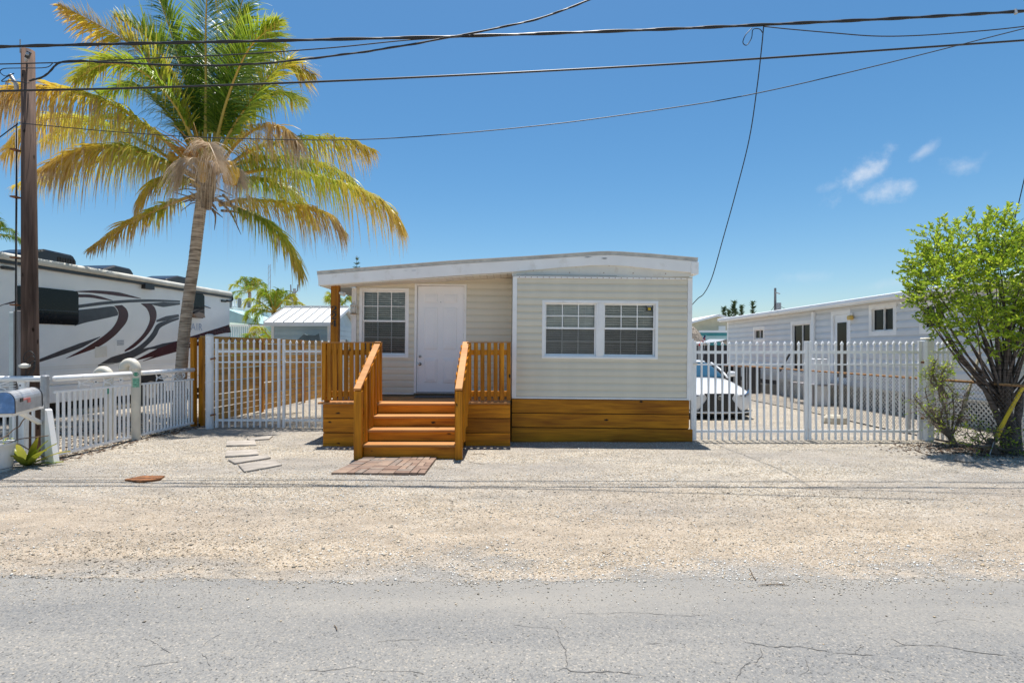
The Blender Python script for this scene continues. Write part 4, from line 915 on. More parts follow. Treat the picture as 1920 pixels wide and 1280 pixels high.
# planter and plant
pp = G(-48, 893) ; pp.y += .22
pot = thing('planter', 'round white plastic planter under the mailbox', 'planter', pp)
M['pot'] = plain('white_plastic_pot', (.74, .73, .70, 1), .5, .05, 5, stain=(.35, .3, .2, 1), stain_amt=.4)
MB().lathe([(.20, 0), (.215, .05), (.235, .30), (.25, .36), (.262, .365), (.262, .395), (.235, .395), (.22, .33)], pp, 28).build('pot', M['pot'], pot, smooth=False)
MB().lathe([(.2165, .055), (.2185, .062)], pp, 28).build('band', M['blackgloss'], pot)
MB().lathe([(.21, .30), (.20, .345), (.08, .36)], pp, 16).build('soil', plain('potting_soil', (.08, .06, .045, 1), .95, .3, 30), pot)
M['yleaf'] = leafmat('yellowing_leaf', [(0, (.12, .20, .02, 1)), (1, (.42, .34, .04, 1)), (.5, (.30, .33, .03, 1))], trans=.25)
pl = thing('bromeliad', 'yellow-green strappy plant growing beside the white planter', 'plant', G(38, 878))
random.seed(11); base = G(38, 880) + Vector((0, .1, 0))
for k in range(16):
    az = random.uniform(0, 6.28); el = R(random.uniform(15, 75)); L_ = random.uniform(.4, .68); d = Vector((math.cos(az) * math.cos(el), math.sin(az) * math.cos(el) * .6, math.sin(el))); s_ = d.cross(Vector((0, 0, 1))).normalized()
    l1 = []; r1 = []; vals = []
    for i in range(7):
        u = i / 6; p = base + d * (L_ * u) + Vector((0, 0, -.28 * L_ * u * u)) ; p.z = max(p.z, .03); wv = .055 * math.sin(math.pi * (.18 + .82 * u) ** .9) + .002; l1.append(p + s_ * wv + Vector((0, 0, .012))); r1.append(p - s_ * wv + Vector((0, 0, .012)))
    q = MB(); q.add(l1 + [ (a_ + b_) / 2 - Vector((0, 0, .014)) for a_, b_ in zip(l1, r1)] + r1, [(i, i+1, 7+i+1, 7+i) for i in range(6)] + [(7+i, 7+i+1, 14+i+1, 14+i) for i in range(6)])
    o = q.build('leaf', M['yleaf'], pl, smooth=True); dr = random.random(); setattr_pts(o, 'dry', [min(1, dr * .7 + .4 * (i % 7) / 6) for i in range(21)])
vn = MB()
for k in range(5):
    st_ = pp + Vector((random.uniform(-.05, .2), random.uniform(-.1, .1), .36)); pts_ = [st_]; d = Vector((.5, 0, .5))
    for i in range(10): d = (d + Vector((random.uniform(-.5, .6), random.uniform(-.3, .3), random.uniform(-.5, .35)))).normalized(); pts_.append(pts_[-1] + d * .055)
    for p in pts_: p.z = max(p.z, .1)
    vn.tube(bez(pts_, 24), .007, 6)
vn.build('vine', plain('dry_vine', (.22, .14, .08, 1), .9, .2, 20), pl, smooth=True)
q = MB(); vals = []
for k in range(70):
    c = pp + Vector((random.uniform(-.2, .22), random.uniform(-.15, .15), random.uniform(.36, .44))); a_ = random.uniform(0, 6.28); u = Vector((math.cos(a_), math.sin(a_), random.uniform(-.3, .6))) * .022; v = Vector((-u.y, u.x, .01)) * .5
    q.add([c - u, c + v, c + u, c - v], [(0, 1, 2, 3)]); vals += [random.random() * .6] * 4
o = q.build('sprouts', M['yleaf'], pot, kind='stuff'); setattr_pts(o, 'dry', vals)
# ------------------------------------------------------------------ motorhome
RA = Vector((-11.136, 11.6, 0)); RD = Vector((.09, 1, 0)).normalized(); RN = Vector((RD.y, -RD.x, 0))
CAMP = Vector((0, 0, H))
def onrv(px, py, off=.0):
    d = Vector(((px - 960) / F, 1, -(py - HY) / F)); o_ = RA + RN * off
    t = (o_ - CAMP).dot(RN) / d.dot(RN); return CAMP + d * t
def z5(x, y): return (x / 4.74, 430 + y / 4.74)           # coordinates read off an enlarged crop
rv = thing('motorhome', 'white motorhome with dark maroon and grey swoosh graphics', 'motorhome', RA + RD * 3)
M['rvw'] = plain('rv_gelcoat', (.90, .89, .86, 1), .22, .03, 1.5); M['rvm'] = plain('maroon_vinyl', (.060, .010, .014, 1), .25, .1); M['rvg'] = plain('charcoal_vinyl', (.06, .062, .072, 1), .25, .1); M['rvdw'] = plain('dark_rv_glass', (.006, .008, .011, 1), .06, .05, spec=.22)
M['awn'] = plain('awning_fabric', (.62, .60, .53, 1), .6, .12, 3)
s0, s1 = -2.2, (onrv(432, 600) - RA).dot(RD); ZT, ZB = 3.66, .36
def rvp(s_, off, z): return RA + RD * s_ + RN * off + Vector((0, 0, z))
def rvbox(b, a0, a1, o0, o1, z0, z1):
    vs = [rvp(s_, o_, z) for z in (z0, z1) for s_, o_ in ((a0, o0), (a1, o0), (a1, o1), (a0, o1))]
    return b.add(vs, [(0,3,2,1),(4,5,6,7),(0,1,5,4),(1,2,6,5),(2,3,7,6),(3,0,4,7)])
rvbox(MB(), s0, s1, -2.5, 0, ZB + .42, ZT).build('body', M['rvw'], rv, bevel=.05)
rvbox(MB(), s0, s1 - .1, -2.46, -.012, ZB, ZB + .418).build('lower_skirt', M['rvw'], rv, bevel=.02)
rvbox(MB(), s0, s1 - .05, -2.45, -.05, ZT + .001, ZT + .06).build('roof', M['roofm'], rv, bevel=.03)
aw = MB(); aw.tube([rvp(s0, .06, 3.68), rvp(s1 - .1, .06, 3.68)], .085, 12); aw.build('awning_roll', M['awn'], rv, smooth=True)
rvbox(MB(), s0, s1 - .08, .001, .10, 3.53, 3.60).build('awning_rail', M['blackgloss'], rv, bevel=.01)
# end hook + arm
rvbox(MB(), s1 - .55, s1 - .3, .0, .05, 3.36, 3.44).build('awning_arm', M['blackgloss'], rv)
MB().tube(bez([rvp(s1 - .12, .06, 3.66), rvp(s1 + .02, .06, 3.58), rvp(s1 - .02, .06, 3.44), rvp(s1 - .3, .04, 3.42)], 12), .035, 8).build('awning_end', M['blackgloss'], rv, smooth=True)
p = onrv(270, 524); sx_ = (p - RA).dot(RD); rvbox(MB(), sx_ - .1, sx_ + .25, .0, .13, 3.42, 3.56).build('awning_latch', M['blackgloss'], rv)
p = onrv(12, 497); sx_ = (p - RA).dot(RD); rvbox(MB(), sx_ - .15, sx_ + .12, .0, .10, 3.40, 3.47).build('clearance_lamp', M['blackgloss'], rv, bevel=.02)
# roof units
def roofunit(px0, px1, h, name, o0=-1.5, o1=-.5):
    a0 = (onrv(px0, 500, -1.0) - RA).dot(RD); a1 = (onrv(px1, 500, -1.0) - RA).dot(RD); q = MB(); z = ZT + .062
    prof = [(a0, z), (a0 + .08, z + h * .55), (a0 + (a1 - a0) * .4, z + h), (a1 - .1, z + h * .95), (a1, z + h * .6), (a1, z)]
    vs = [rvp(s_, o0, zz) for s_, zz in prof] + [rvp(s_, o1, zz) for s_, zz in prof]; n = len(prof)
    q.add(vs, [tuple(range(n)), tuple(range(2*n-1, n-1, -1))] + [(i, n+i, n+(i+1)%n, (i+1)%n) for i in range(n)]); return q.build(name, M['blackgloss'], rv, bevel=.04)
ac = roofunit(4, 112, .40, 'air_conditioner'); roofunit(113, 150, .16, 'roof_vent'); rvv = roofunit(160, 222, .33, 'vent_cover'); roofunit(282, 345, .38, 'air_conditioner')
for k in range(7):
    q = rvbox(MB(), (onrv(74 + k * 5, 500, -1.0) - RA).dot(RD), (onrv(77 + k * 5, 500, -1.0) - RA).dot(RD), -.497, -.487, ZT + .10, ZT + .33); q.build('louvre', M['dark'], ac)
# windows
def rvpoly(name, pts_, mat, off=.004, th=.01, par=None, z=z5, bevel=0):
    q = MB(); q.prism([onrv(*z(x, y), off) for x, y in pts_], RN * th); return q.build(name, mat, par or rv, bevel=bevel)
win = rvpoly('window', [(150, 500), (300, 510), (640, 545), (680, 552), (692, 575), (692, 825), (680, 845), (650, 850), (345, 838), (150, 830)], M['rvdw'], .004, .02)
rvpoly('window_bar', [(150, 700), (345, 708), (692, 726), (692, 738), (345, 718), (150, 708)], M['blackgloss'], .025, .006, win)
win2 = rvpoly('window', [(1690, 565), (1790, 568), (1812, 590), (1814, 770), (1800, 790), (1720, 785), (1690, 770)], M['rvdw'], .004, .02)
mir = rvpoly('side_mirror', [(1700, 750), (1745, 735), (1790, 748), (1800, 785), (1720, 782)], plain('mirror_housing', (.22, .14, .09, 1), .3), .06, .10)
MB().tube([onrv(*z5(1815, 680), .02), onrv(*z5(1872, 700), .05)], .012, 6).build('antenna', M['blackgloss'], rv)
# swooshes: centre lines with half widths (px of the enlarged crop)
def swoosh(pts_, ws, mat, off):
    pl = bez([Vector((x, y, 0)) for x, y in pts_], 8 * (len(pts_) - 1)); n = len(pl); l1 = []; r1 = []
    for i, p in enumerate(pl):
        t = (pl[min(i+1, n-1)] - pl[max(i-1, 0)]).normalized(); k = i / (n - 1) * (len(ws) - 1); j = min(int(k), len(ws) - 2); wv = ws[j] + (ws[j+1] - ws[j]) * (k - j)
        nn = Vector((-t.y, t.x, 0)); a = p + nn * wv; b = p - nn * wv; l1.append(onrv(*z5(a.x, a.y), off)); r1.append(onrv(*z5(b.x, b.y), off))
    MB().strip(l1, r1, RN * .0015).build('stripe', mat, rv)
m_, g_ = M['rvm'], M['rvg']
swoosh([(655, 552), (850, 555), (1050, 575), (1255, 615)], [3, 13, 17, 2], m_, .0022)
swoosh([(692, 590), (800, 592), (900, 610), (1000, 632)], [13, 14, 12, 2], m_, .0022)
swoosh([(692, 685), (900, 658), (1080, 642), (1250, 634), (1420, 634), (1600, 640)], [14, 14, 13, 12, 10, 7], g_, .0023)
def ribbon(la, lb, mat, off):
    A = bez([Vector((x, y, 0)) for x, y in la], 40); B = bez([Vector((x, y, 0)) for x, y in lb], 40)
    MB().strip([onrv(*z5(p.x, p.y), off) for p in A], [onrv(*z5(p.x, p.y), off) for p in B], RN * .0015).build('stripe', mat, rv)
ribbon([(692, 716), (850, 700), (995, 684), (1030, 705), (1050, 740)], [(662, 858), (760, 828), (860, 806), (960, 785), (1046, 764)], g_, .002)
swoosh([(1330, 660), (1450, 668), (1600, 660)], [4, 22, 8], g_, .002)
ribbon([(1085, 672), (1125, 710), (1140, 760), (1125, 820), (1080, 880), (1000, 960), (860, 1050), (585, 1148)], [(1015, 678), (1048, 720), (1052, 770), (1030, 830), (985, 890), (900, 960), (760, 1050), (583, 1146)], m_, .0024)
ribbon([(1335, 655), (1375, 695), (1392, 760), (1375, 830), (1330, 910), (1260, 990), (1170, 1060), (1055, 1108)], [(1250, 658), (1305, 705), (1330, 770), (1325, 830), (1285, 910), (1225, 980), (1140, 1050), (1053, 1106)], m_, .0024)
swoosh([(1590, 765), (1480, 790), (1390, 815)], [12, 20, 8], g_, .002)
ribbon([(1590, 783), (1500, 805), (1400, 840), (1350, 920), (1280, 1000), (1180, 1070), (1020, 1140)], [(1590, 800), (1510, 830), (1425, 875), (1390, 940), (1330, 1010), (1220, 1090), (1020, 1144)], g_, .0022)
swoosh([(1270, 1068), (1450, 1035), (1590, 1003)], [2, 22, 14], g_, .002)
swoosh([(870, 1210), (1000, 1165), (1150, 1120), (1330, 1055)], [4, 32, 34, 8], g_, .0021)
swoosh([(1210, 1160), (1400, 1090), (1600, 1010), (1760, 955), (1960, 900), (2045, 880)], [4, 28, 26, 22, 28, 36], m_, .0023)
swoosh([(1270, 1170), (1500, 1090), (1700, 1030), (1880, 990), (2045, 965)], [2, 16, 20, 14, 12], m_, .0023)
swoosh([(345, 1168), (560, 1090), (720, 1030), (890, 955)], [13, 22, 22, 3], g_, .002)
swoosh([(-20, 690), (30, 668), (150, 640)], [2, 3, 10], m_, .002)
for (x0, y0, x1, y1) in ((340, 1228, 1560, 1160), (340, 1248, 1560, 1176), (1670, 1160, 2045, 1130)):
    q = MB(); q.bar(onrv(*z5(x0, y0), .003), onrv(*z5(x1, y1), .003), .006, .012); q.build('pinstripe', M['frieze'], rv)
hatch = rvpoly('hatch', [(845, 1045), (950, 1035), (950, 1130), (845, 1140)], M['frieze'], .001, .008)
vent = rvpoly('furnace_vent', [(1022, 985), (1105, 978), (1105, 1100), (1022, 1108)], M['rvw'], .001, .008)
for k in range(3): rvpoly('vent_slot', [(1040, 988 + k*16), (1100, 983 + k*16), (1100, 993 + k*16), (1040, 998 + k*16)], M['galv'], .010, .003, vent)
rvpoly('baggage_door', [(400, 1262), (1560, 1195), (1560, 1275), (400, 1345)], M['rvw'], .001, .012)
# make lettering, pale blue
tcu = bpy.data.curves.new('lettering', 'FONT'); tcu.body = 'FLAIR'; tcu.size = .34; tcu.extrude = .002; tcu.space_character = 1.15
tob = bpy.data.objects.new('lettering_tmp', tcu); COL.objects.link(tob); bpy.context.view_layer.update()
tme = bpy.data.meshes.new_from_object(tob); bpy.data.objects.remove(tob); tme.materials.append(plain('pale_blue_letters', (.42, .48, .60, 1), .4))
to = bpy.data.objects.new('lettering', tme); COL.objects.link(to); tp = onrv(*z5(1625, 890), .006); place(to, tp, rv); to.rotation_euler = (R(90), 0, math.atan2(RD.y, RD.x))
# wheels
M['tyre'] = plain('tyre_rubber', (.02, .02, .021, 1), .8, .1, 20); M['rim'] = plain('alloy_rim', (.5, .5, .5, 1), .3, .1, 10, metal=.9)
for px_ in (282,):
    sx_ = (onrv(px_, 740) - RA).dot(RD); c = rvp(sx_, .0, .46)
    wh = MB().tube([c + RN * -.24, c + RN * -.22, c + RN * .0, c + RN * .02], [.40, .45, .45, .40], 24).build('wheel', M['tyre'], rv)
    MB().tube([c + RN * .021, c + RN * .03, c + RN * .012], [.26, .24, .08], 20).build('rim', M['rim'], wh)
    MB().tube([rvp(sx_, .002, .50), rvp(sx_, .006, .50)], .56, 28).build('wheel_arch', M['dark'], rv)
rvbox(MB(), s0 + .2, s1 - .3, -2.3, -.25, .16, ZB).build('chassis', M['dark'], rv)
lb = MB(); p0 = G(166, 757); p1 = G(222, 748)
tag(rvbox(MB(), (onrv(150, 745) - RA).dot(RD), (onrv(245, 745) - RA).dot(RD), -.35, .12, .02, .13).build('levelling_plank', plain('pale_plank', (.55, .48, .36, 1), .8, .1, 6)), 'pale plank lying on the ground under the motorhome', 'plank')
q = MB(); q.tube(bez([G(100, 792), G(150, 788), G(200, 782), G(240, 772), G(262, 755)], 30), .014, 6); tag(q.build('water_hose', plain('blue_hose', (.15, .22, .45, 1), .5), smooth=True), 'thin blue hose on the gravel beside the motorhome', 'hose')
# rocks and bark litter of the left lot
rng = np.random.default_rng(21); pts = []
for k in range(2600):
    y = rng.uniform(8.0, 14.5); x = FX - .05 - rng.uniform(0, 1) ** 1.3 * 3.2; pts.append((x, y, .02))
o = stones('rock_litter', pts, np.clip(rng.lognormal(-3.9, .5, len(pts)), .008, .08), rng.uniform(0, .8, len(pts)) ** 1.5, M['stone'], seed=4); tag(o, 'loose rocks and bark litter behind the low fence', 'rubble')
pts = [(FX + rng.normal(.05, .12), rng.uniform(7.8, 11.4), .012) for k in range(500)]
m2, n2, l2, b2 = newmat('bark_litter'); at = n2.new('ShaderNodeAttribute'); at.attribute_name = 'tint'; r2 = ramp(n2, [(0, (.03, .02, .015, 1)), (1, (.22, .14, .09, 1))]); l2.new(at.outputs['Fac'], r2.inputs[0]); l2.new(r2.outputs[0], b2.inputs['Base Color']); b2.inputs['Roughness'].default_value = 1; M['bark_litter'] = m2
pts += [(rng.uniform(-9.4, FX), rng.uniform(8.2, 13.5), .02) for k in range(1800)]
o = stones('leaf_litter', pts, rng.uniform(.012, .04, len(pts)), rng.uniform(0, 1, len(pts)), M['bark_litter'], seed=8, flat=.35); tag(o, 'dark fallen leaf litter along the low white fence', 'leaf litter')

# ------------------------------------------------------------------ coconut palms
M['frond'] = leafmat('palm_leaflet', [(0, (.07, .15, .014, 1)), (1, (.68, .55, .40, 1)), (.25, (.27, .37, .026, 1)), (.45, (.55, .52, .055, 1)), (.62, (.66, .44, .06, 1)), (.8, (.44, .30, .16, 1))], rough=.38, trans=.5)
M['rachis'] = leafmat('palm_rachis', [(0, (.30, .30, .05, 1)), (1, (.34, .24, .13, 1)), (.5, (.62, .36, .05, 1))], trans=.05)
def frond(parent, ctrl, L_, droop, dry, n=80, seed=0, side=None, wid=.034, lift=.25, dens=1.0, rr=.035, start=.14):
    rnd = random.Random(seed); pl = bez(ctrl, 40)
    rs_ = [rr * (1 - .9 * i / 40) for i in range(41)]
    q = MB(); q.tube(pl, rs_, 6); ro = q.build('frond', M['rachis'], parent, smooth=True); setattr_pts(ro, 'dry', [min(1, max(0, dry * .7 + .15 + .3 * (i // 6) / 40)) for i in range(41 * 6)])
    lf = MB(); vals = []
    for k in range(n):
        t = start + (1 - start) * (k + rnd.random() * .5) / n; i = min(39, int(t * 40)); u = t * 40 - i; p = pl[i] * (1 - u) + pl[i+1] * u; T = (pl[i+1] - pl[i]).normalized()
        if side is not None: S_ = Vector(side) - T * T.dot(Vector(side))
        else: S_ = T.cross(Vector((0, 0, 1)))
        if S_.length < .05: S_ = Vector((1, 0, 0))
        S_.normalize(); Nn = S_.cross(T)
        if Nn.z < 0: Nn = -Nn
        lp = (math.sin(math.pi * min(1, (t - start) / (1 - start) * .80 + .16)) ** .7)
        for sg in (-1, 1):
            if rnd.random() > dens: continue
            fa = R(26 + 38 * t + rnd.uniform(-13, 13)); l_ = L_ * lp * rnd.uniform(.7, 1.12)
            d = S_ * sg * math.cos(fa) + T * math.sin(fa) + Nn * lift * rnd.uniform(.3, 1.5) + Vector((rnd.gauss(0, .10), rnd.gauss(0, .10), rnd.gauss(0, .08))); d.normalize()
            wv = (T * math.cos(.6) + Nn * math.sin(.6) * sg).normalized() * wid; dd = droop * rnd.uniform(.55, 1.4); j0 = len(lf.v); prev = None
            segs = 5; pts_ = []
            for s_ in range(segs + 1):
                a = s_ / segs; pts_.append(p + d * (l_ * a * (1 - .25 * dd * a)) + Vector((0, 0, -dd * l_ * a * a * .8)))
            kink = rnd.random() < .12 * (1 + dry * 2)
            if kink:
                for s_ in (3, 4, 5): pts_[s_] = pts_[2] + Vector((d.x * .1, d.y * .1, -1)) * (l_ * .18 * (s_ - 2))
            vs = []
            for s_ in range(segs + 1):
                a = s_ / segs; ww = wv * ((.45, 1.0, .95, .72, .40, .04)[s_]); vs += [pts_[s_] + ww * .5, pts_[s_] - ww * .5]
                vals += [min(1, max(0, dry + (t * .30 if t > .5 else 0.05) - .12 + (a ** 2.2) * .35 * (.3 + dry) + rnd.uniform(-.07, .07) + (.28 if kink and s_ >= 3 else 0)))] * 2
            lf.add(vs, [(2*s_, 2*s_+1, 2*s_+3, 2*s_+2) for s_ in range(segs)])
    lo = lf.build('leaflets', M['frond'], ro, smooth=True, kind='stuff'); setattr_pts(lo, 'dry', vals); return ro
palm = thing('coconut_palm', 'tall coconut palm with yellowing fronds beside the motorhome', 'palm tree', G(337, 787))
PYD = WORLD[palm.name].y
def trunkmat(name, c0, c1):
    m, n, l, b = newmat(name); tc = n.new('ShaderNodeTexCoord'); mp = n.new('ShaderNodeMapping'); mp.inputs['Scale'].default_value = (2.2, 2.2, 20); l.new(tc.outputs['Object'], mp.inputs['Vector'])
    ns = n.new('ShaderNodeTexNoise'); ns.inputs['Scale'].default_value = 1.4; ns.inputs['Detail'].default_value = 6; l.new(mp.outputs[0], ns.inputs['Vector'])
    rp = ramp(n, [(.36, c0), (.62, c1)]); l.new(ns.outputs['Fac'], rp.inputs[0])
    n2 = n.new('ShaderNodeTexNoise'); n2.inputs['Scale'].default_value = 2.2; n2.inputs['Detail'].default_value = 6; l.new(tc.outputs['Object'], n2.inputs['Vector']); r2 = ramp(n, [(.62, (0, 0, 0, 1)), (.70, (.75, .75, .75, 1))]); l.new(n2.outputs['Fac'], r2.inputs[0])
    mx = n.new('ShaderNodeMixRGB'); mx.inputs['Color2'].default_value = (.05, .035, .025, 1); l.new(r2.outputs[0], mx.inputs['Fac']); l.new(rp.outputs[0], mx.inputs['Color1']); l.new(mx.outputs[0], b.inputs['Base Color']); b.inputs['Roughness'].default_value = .9
    bp = n.new('ShaderNodeBump'); bp.inputs['Strength'].default_value = .6; bp.inputs['Distance'].default_value = .02; l.new(ns.outputs['Fac'], bp.inputs['Height']); l.new(bp.outputs[0], b.inputs['Normal']); return m
M['ptrunk'] = trunkmat('palm_bark', (.20, .14, .095, 1), (.60, .46, .33, 1))
tp_ = [P(x, y, PYD) for x, y in ((334, 790), (337, 740), (341, 680), (346, 620), (355, 550), (364, 490), (371, 430), (379, 372), (384, 350))]
tp_[0].z = -.03
tl = bez(tp_, 150); q = MB(); random.seed(4)
rad = [(.16 if i < 6 else .135 - .028 * i / 150 + .010 * math.exp(-((i - 120) / 30) ** 2)) * (1.0 + (.018 if i % 3 == 0 else -.006) + random.uniform(-.012, .012)) for i in range(151)]
q.tube(tl, rad, 16); q.build('trunk', M['ptrunk'], palm, smooth=True)
CR = P(388, 318, PYD)
def fp(*a):   # (px, py, depth offset) list -> 3-D control points
    return [P(x, y, PYD + dy) for x, y, dy in a]
fr_list = [
 # up, green, seen edge to face
 (fp((385,300,.1),(386,170,.25),(386,40,.1),(392,-70,-.5)), .98, .25, .12, dict(side=(1,0,0), lift=.1, n=120)),
 (fp((395,300,.2),(415,180,.5),(440,60,.7),(470,-60,.8)), .95, .3, .05, dict(side=(1,.3,0), lift=.1, n=110)),
 (fp((380,300,.2),(355,180,.6),(320,60,.9),(275,-70,1.2)), .95, .3, .03, dict(side=(1,-.3,0), lift=.1, n=110)),
 (fp((390,300,.5),(400,190,1.2),(425,90,1.9),(462,10,2.6)), .95, .4, .0, dict(side=(1,0,0), n=100)),
 (fp((384,300,.5),(365,190,1.3),(330,110,2.2),(280,60,3.0)), .95, .45, .02, dict(side=(1,0,0), n=100)),
 (fp((386,300,.6),(380,200,1.6),(372,120,2.6),(360,60,3.6)), .95, .35, .0, dict(side=(1,0,0), n=100)),
 # upper left long
 (fp((375,300,0),(335,205,.1),(270,105,.2),(190,50,.2),(110,8,.1)), .80, .25, .42, dict(side=(.5,0,.85), n=105)),
 (fp((370,302,.2),(325,225,.5),(262,165,.8),(190,175,1.0)), .85, .7, .10, dict(n=90)),
 # left long, golden, leaflets hanging
 (fp((365,318,-.1),(290,248,-.3),(205,195,-.5),(110,170,-.6),(30,172,-.7),(-40,205,-.8)), .95, 1.25, .50, dict(n=115, wid=.045, lift=.35)),
 (fp((365,330,0),(290,280,.2),(215,240,.4),(130,220,.5),(60,235,.6),(10,290,.6)), .95, 1.15, .42, dict(n=105, lift=.3)),
 (fp((368,335,-.3),(300,300,-.7),(230,278,-1.0),(150,285,-1.3),(75,320,-1.5)), .85, 1.2, .48, dict(n=100, lift=.3)),
 (fp((372,345,.3),(300,312,1.2),(220,300,2.0),(110,320,2.6),(25,352,3.0)), .9, 1.1, .35, dict(n=90)),
 # lower left
 (fp((375,350,-.2),(335,333,-.5),(295,340,-.8),(262,375,-1.0)), .62, 1.0, .40, dict(n=60)),
 (fp((378,362,0),(320,382,.1),(250,415,.1),(165,470,.1)), .55, .95, .46, dict(n=75, start=.22)),
 # upper right
 (fp((402,305,.0),(440,235,.1),(485,170,.2),(535,120,.3),(590,140,.3)), .85, .45, .34, dict(side=(.8,0,.6), n=100)),
 (fp((405,310,.3),(450,225,.8),(510,180,1.2),(565,185,1.5)), .85, .8, .15, dict(n=90)),
 (fp((400,300,.4),(430,200,1.0),(475,120,1.6),(535,85,2.0)), .85, .45, .22, dict(side=(.8,0,.6), n=95)),
 # right
 (fp((408,318,-.2),(445,268,-.5),(490,238,-.8),(530,240,-1.0),(565,275,-1.1)), .80, 1.3, .58, dict(n=75)),
 (fp((415,320,.1),(480,278,.3),(560,262,.4),(635,262,.5),(698,280,.5)), .90, 1.15, .36, dict(n=105)),
 (fp((430,333,-.1),(500,318,-.2),(580,328,-.3),(660,350,-.4),(720,382,-.4),(752,422,-.4)), .92, 1.2, .40, dict(n=115)),
 (fp((410,385,.1),(460,374,.3),(540,382,.6),(605,398,.8),(645,434,.9)), .80, 1.2, .52, dict(n=90)),
 (fp((412,380,-.1),(460,395,-.2),(505,420,-.3),(540,460,-.3),(564,512,-.3)), .68, 1.0, .34, dict(n=85)),
 (fp((420,340,.4),(480,335,1.2),(540,360,1.9),(590,420,2.4)), .85, 1.1, .3, dict(n=80)),
 (fp((378,300,.1),(330,200,-.2),(268,135,-.5),(200,120,-.7),(140,150,-.8)), .85, .55, .22, dict(n=95)),
 (fp((380,300,.3),(340,170,.3),(285,80,.3),(215,30,.4)), .95, .35, .15, dict(side=(.6,0,.8), lift=.1, n=105)),
 (fp((398,300,.1),(425,190,.0),(465,95,-.2),(520,40,-.4)), .95, .35, .12, dict(side=(.8,0,.5), lift=.1, n=105)),
 (fp((372,325,.2),(310,262,.6),(235,225,.9),(150,230,1.2),(80,265,1.4)), .9, 1.1, .3, dict(n=95)),
 (fp((405,325,.2),(470,300,.7),(550,298,1.1),(630,320,1.4),(690,365,1.6)), .9, 1.1, .22, dict(n=95)),
 # dead frond hanging over the front
 (fp((392,318,-.25),(384,285,-.7),(388,268,-1.05),(398,282,-1.4),(412,318,-1.6)), .95, 1.75, .9, dict(n=85, wid=.022, lift=.3, start=.3)),
 (fp((388,325,-.3),(370,300,-.7),(356,300,-1.0),(346,325,-1.2)), .8, 1.7, .92, dict(n=55, wid=.02, lift=.2, start=.25)),
 (fp((398,330,-.2),(420,312,-.6),(440,315,-.9),(452,345,-1.1)), .8, 1.7, .92, dict(n=60, wid=.02, lift=.2, start=.25)),
]
for k, (c, L_, dr, dry, kw) in enumerate(fr_list):
    kw = dict(kw); kw['n'] = int(kw['n'] * 1.95); kw.setdefault('rr', .045); frond(palm, c, L_ * (1.25 if dr > .9 else 1.22), dr, dry, seed=k, **kw)
# crown base: dead sheaths, fibre, fruit
M['fibre'] = plain('palm_fibre', (.22, .15, .095, 1), .95, .3, 14, bump=.5, bscale=30); random.seed(9)
q = MB(); cb = P(386, 352, PYD); q.lathe([(.11, -.5), (.16, -.25), (.22, .05), (.20, .35), (.10, .6)], cb, 12); q.build('crownshaft', M['fibre'], palm)
for k in range(34):
    az = random.uniform(0, 6.28); h0 = random.uniform(-.45, .35); d = Vector((math.cos(az), math.sin(az), random.uniform(-.5, .7))).normalized(); b0 = cb + Vector((math.cos(az) * .13, math.sin(az) * .13, h0)); L_ = random.uniform(.2, .55)
    pts_ = [b0, b0 + d * L_ * .5, b0 + d * L_ + Vector((0, 0, -.16 * random.random()))]; wv = d.cross(Vector((0, 0, 1))).normalized() * random.uniform(.03, .06)
    q = MB(); q.strip([p + wv * s_ for p, s_ in zip(pts_, (1, .8, .15))], [p - wv * s_ for p, s_ in zip(pts_, (1, .8, .15))], (0, 0, .012)); q.build('dead_sheath', M['fibre'], palm)
for (x, y, x2, y2) in ((405, 372, 452, 440), (415, 395, 468, 415), (398, 392, 402, 432), (418, 365, 445, 420)):
    q = MB(); a = P(x, y, PYD - .2); b = P(x2, y2, PYD - .35); q.tube(bez([a, (a + b) / 2 + Vector((.05, 0, .08)), b], 8), [.03, .03, .028, .026, .022, .018, .014, .01, .004], 6); q.build('dead_stalk', M['fibre'], palm, smooth=True)
M['coconut'] = plain('golden_coconut', (.62, .36, .03, 1), .4, .12, 6)
for (x, y, dy) in ((432, 322, -1.25), (437, 336, -1.2), (426, 333, -1.2), (429, 312, -1.1), (372, 300, -.35), (380, 330, -.9), (378, 314, -1.0), (441, 324, -1.1), (322, 296, -.5), (330, 303, -.45)):
    c = P(x, y, PYD + dy); q = MB(); q.lathe([(.012, -.15), (.06, -.12), (.09, -.05), (.095, .03), (.07, .10), (.02, .13)], c, 10); q.build('coconut', M['coconut'], palm, smooth=True)
M['orange'] = plain('flower_stalk', (.60, .27, .03, 1), .5, .15)
for k in range(26):
    a = P(372 + random.uniform(-8, 8), 298 + random.uniform(-15, 10), PYD - .55); b = a + Vector((random.uniform(-.85, -.05), random.uniform(-.3, .0), random.uniform(-.1, .6))); q = MB(); q.tube([a, (a + b) / 2 + Vector((0, 0, .05)), b], [.014, .011, .004], 5); q.build('flower_stalk', M['orange'], palm, smooth=True)

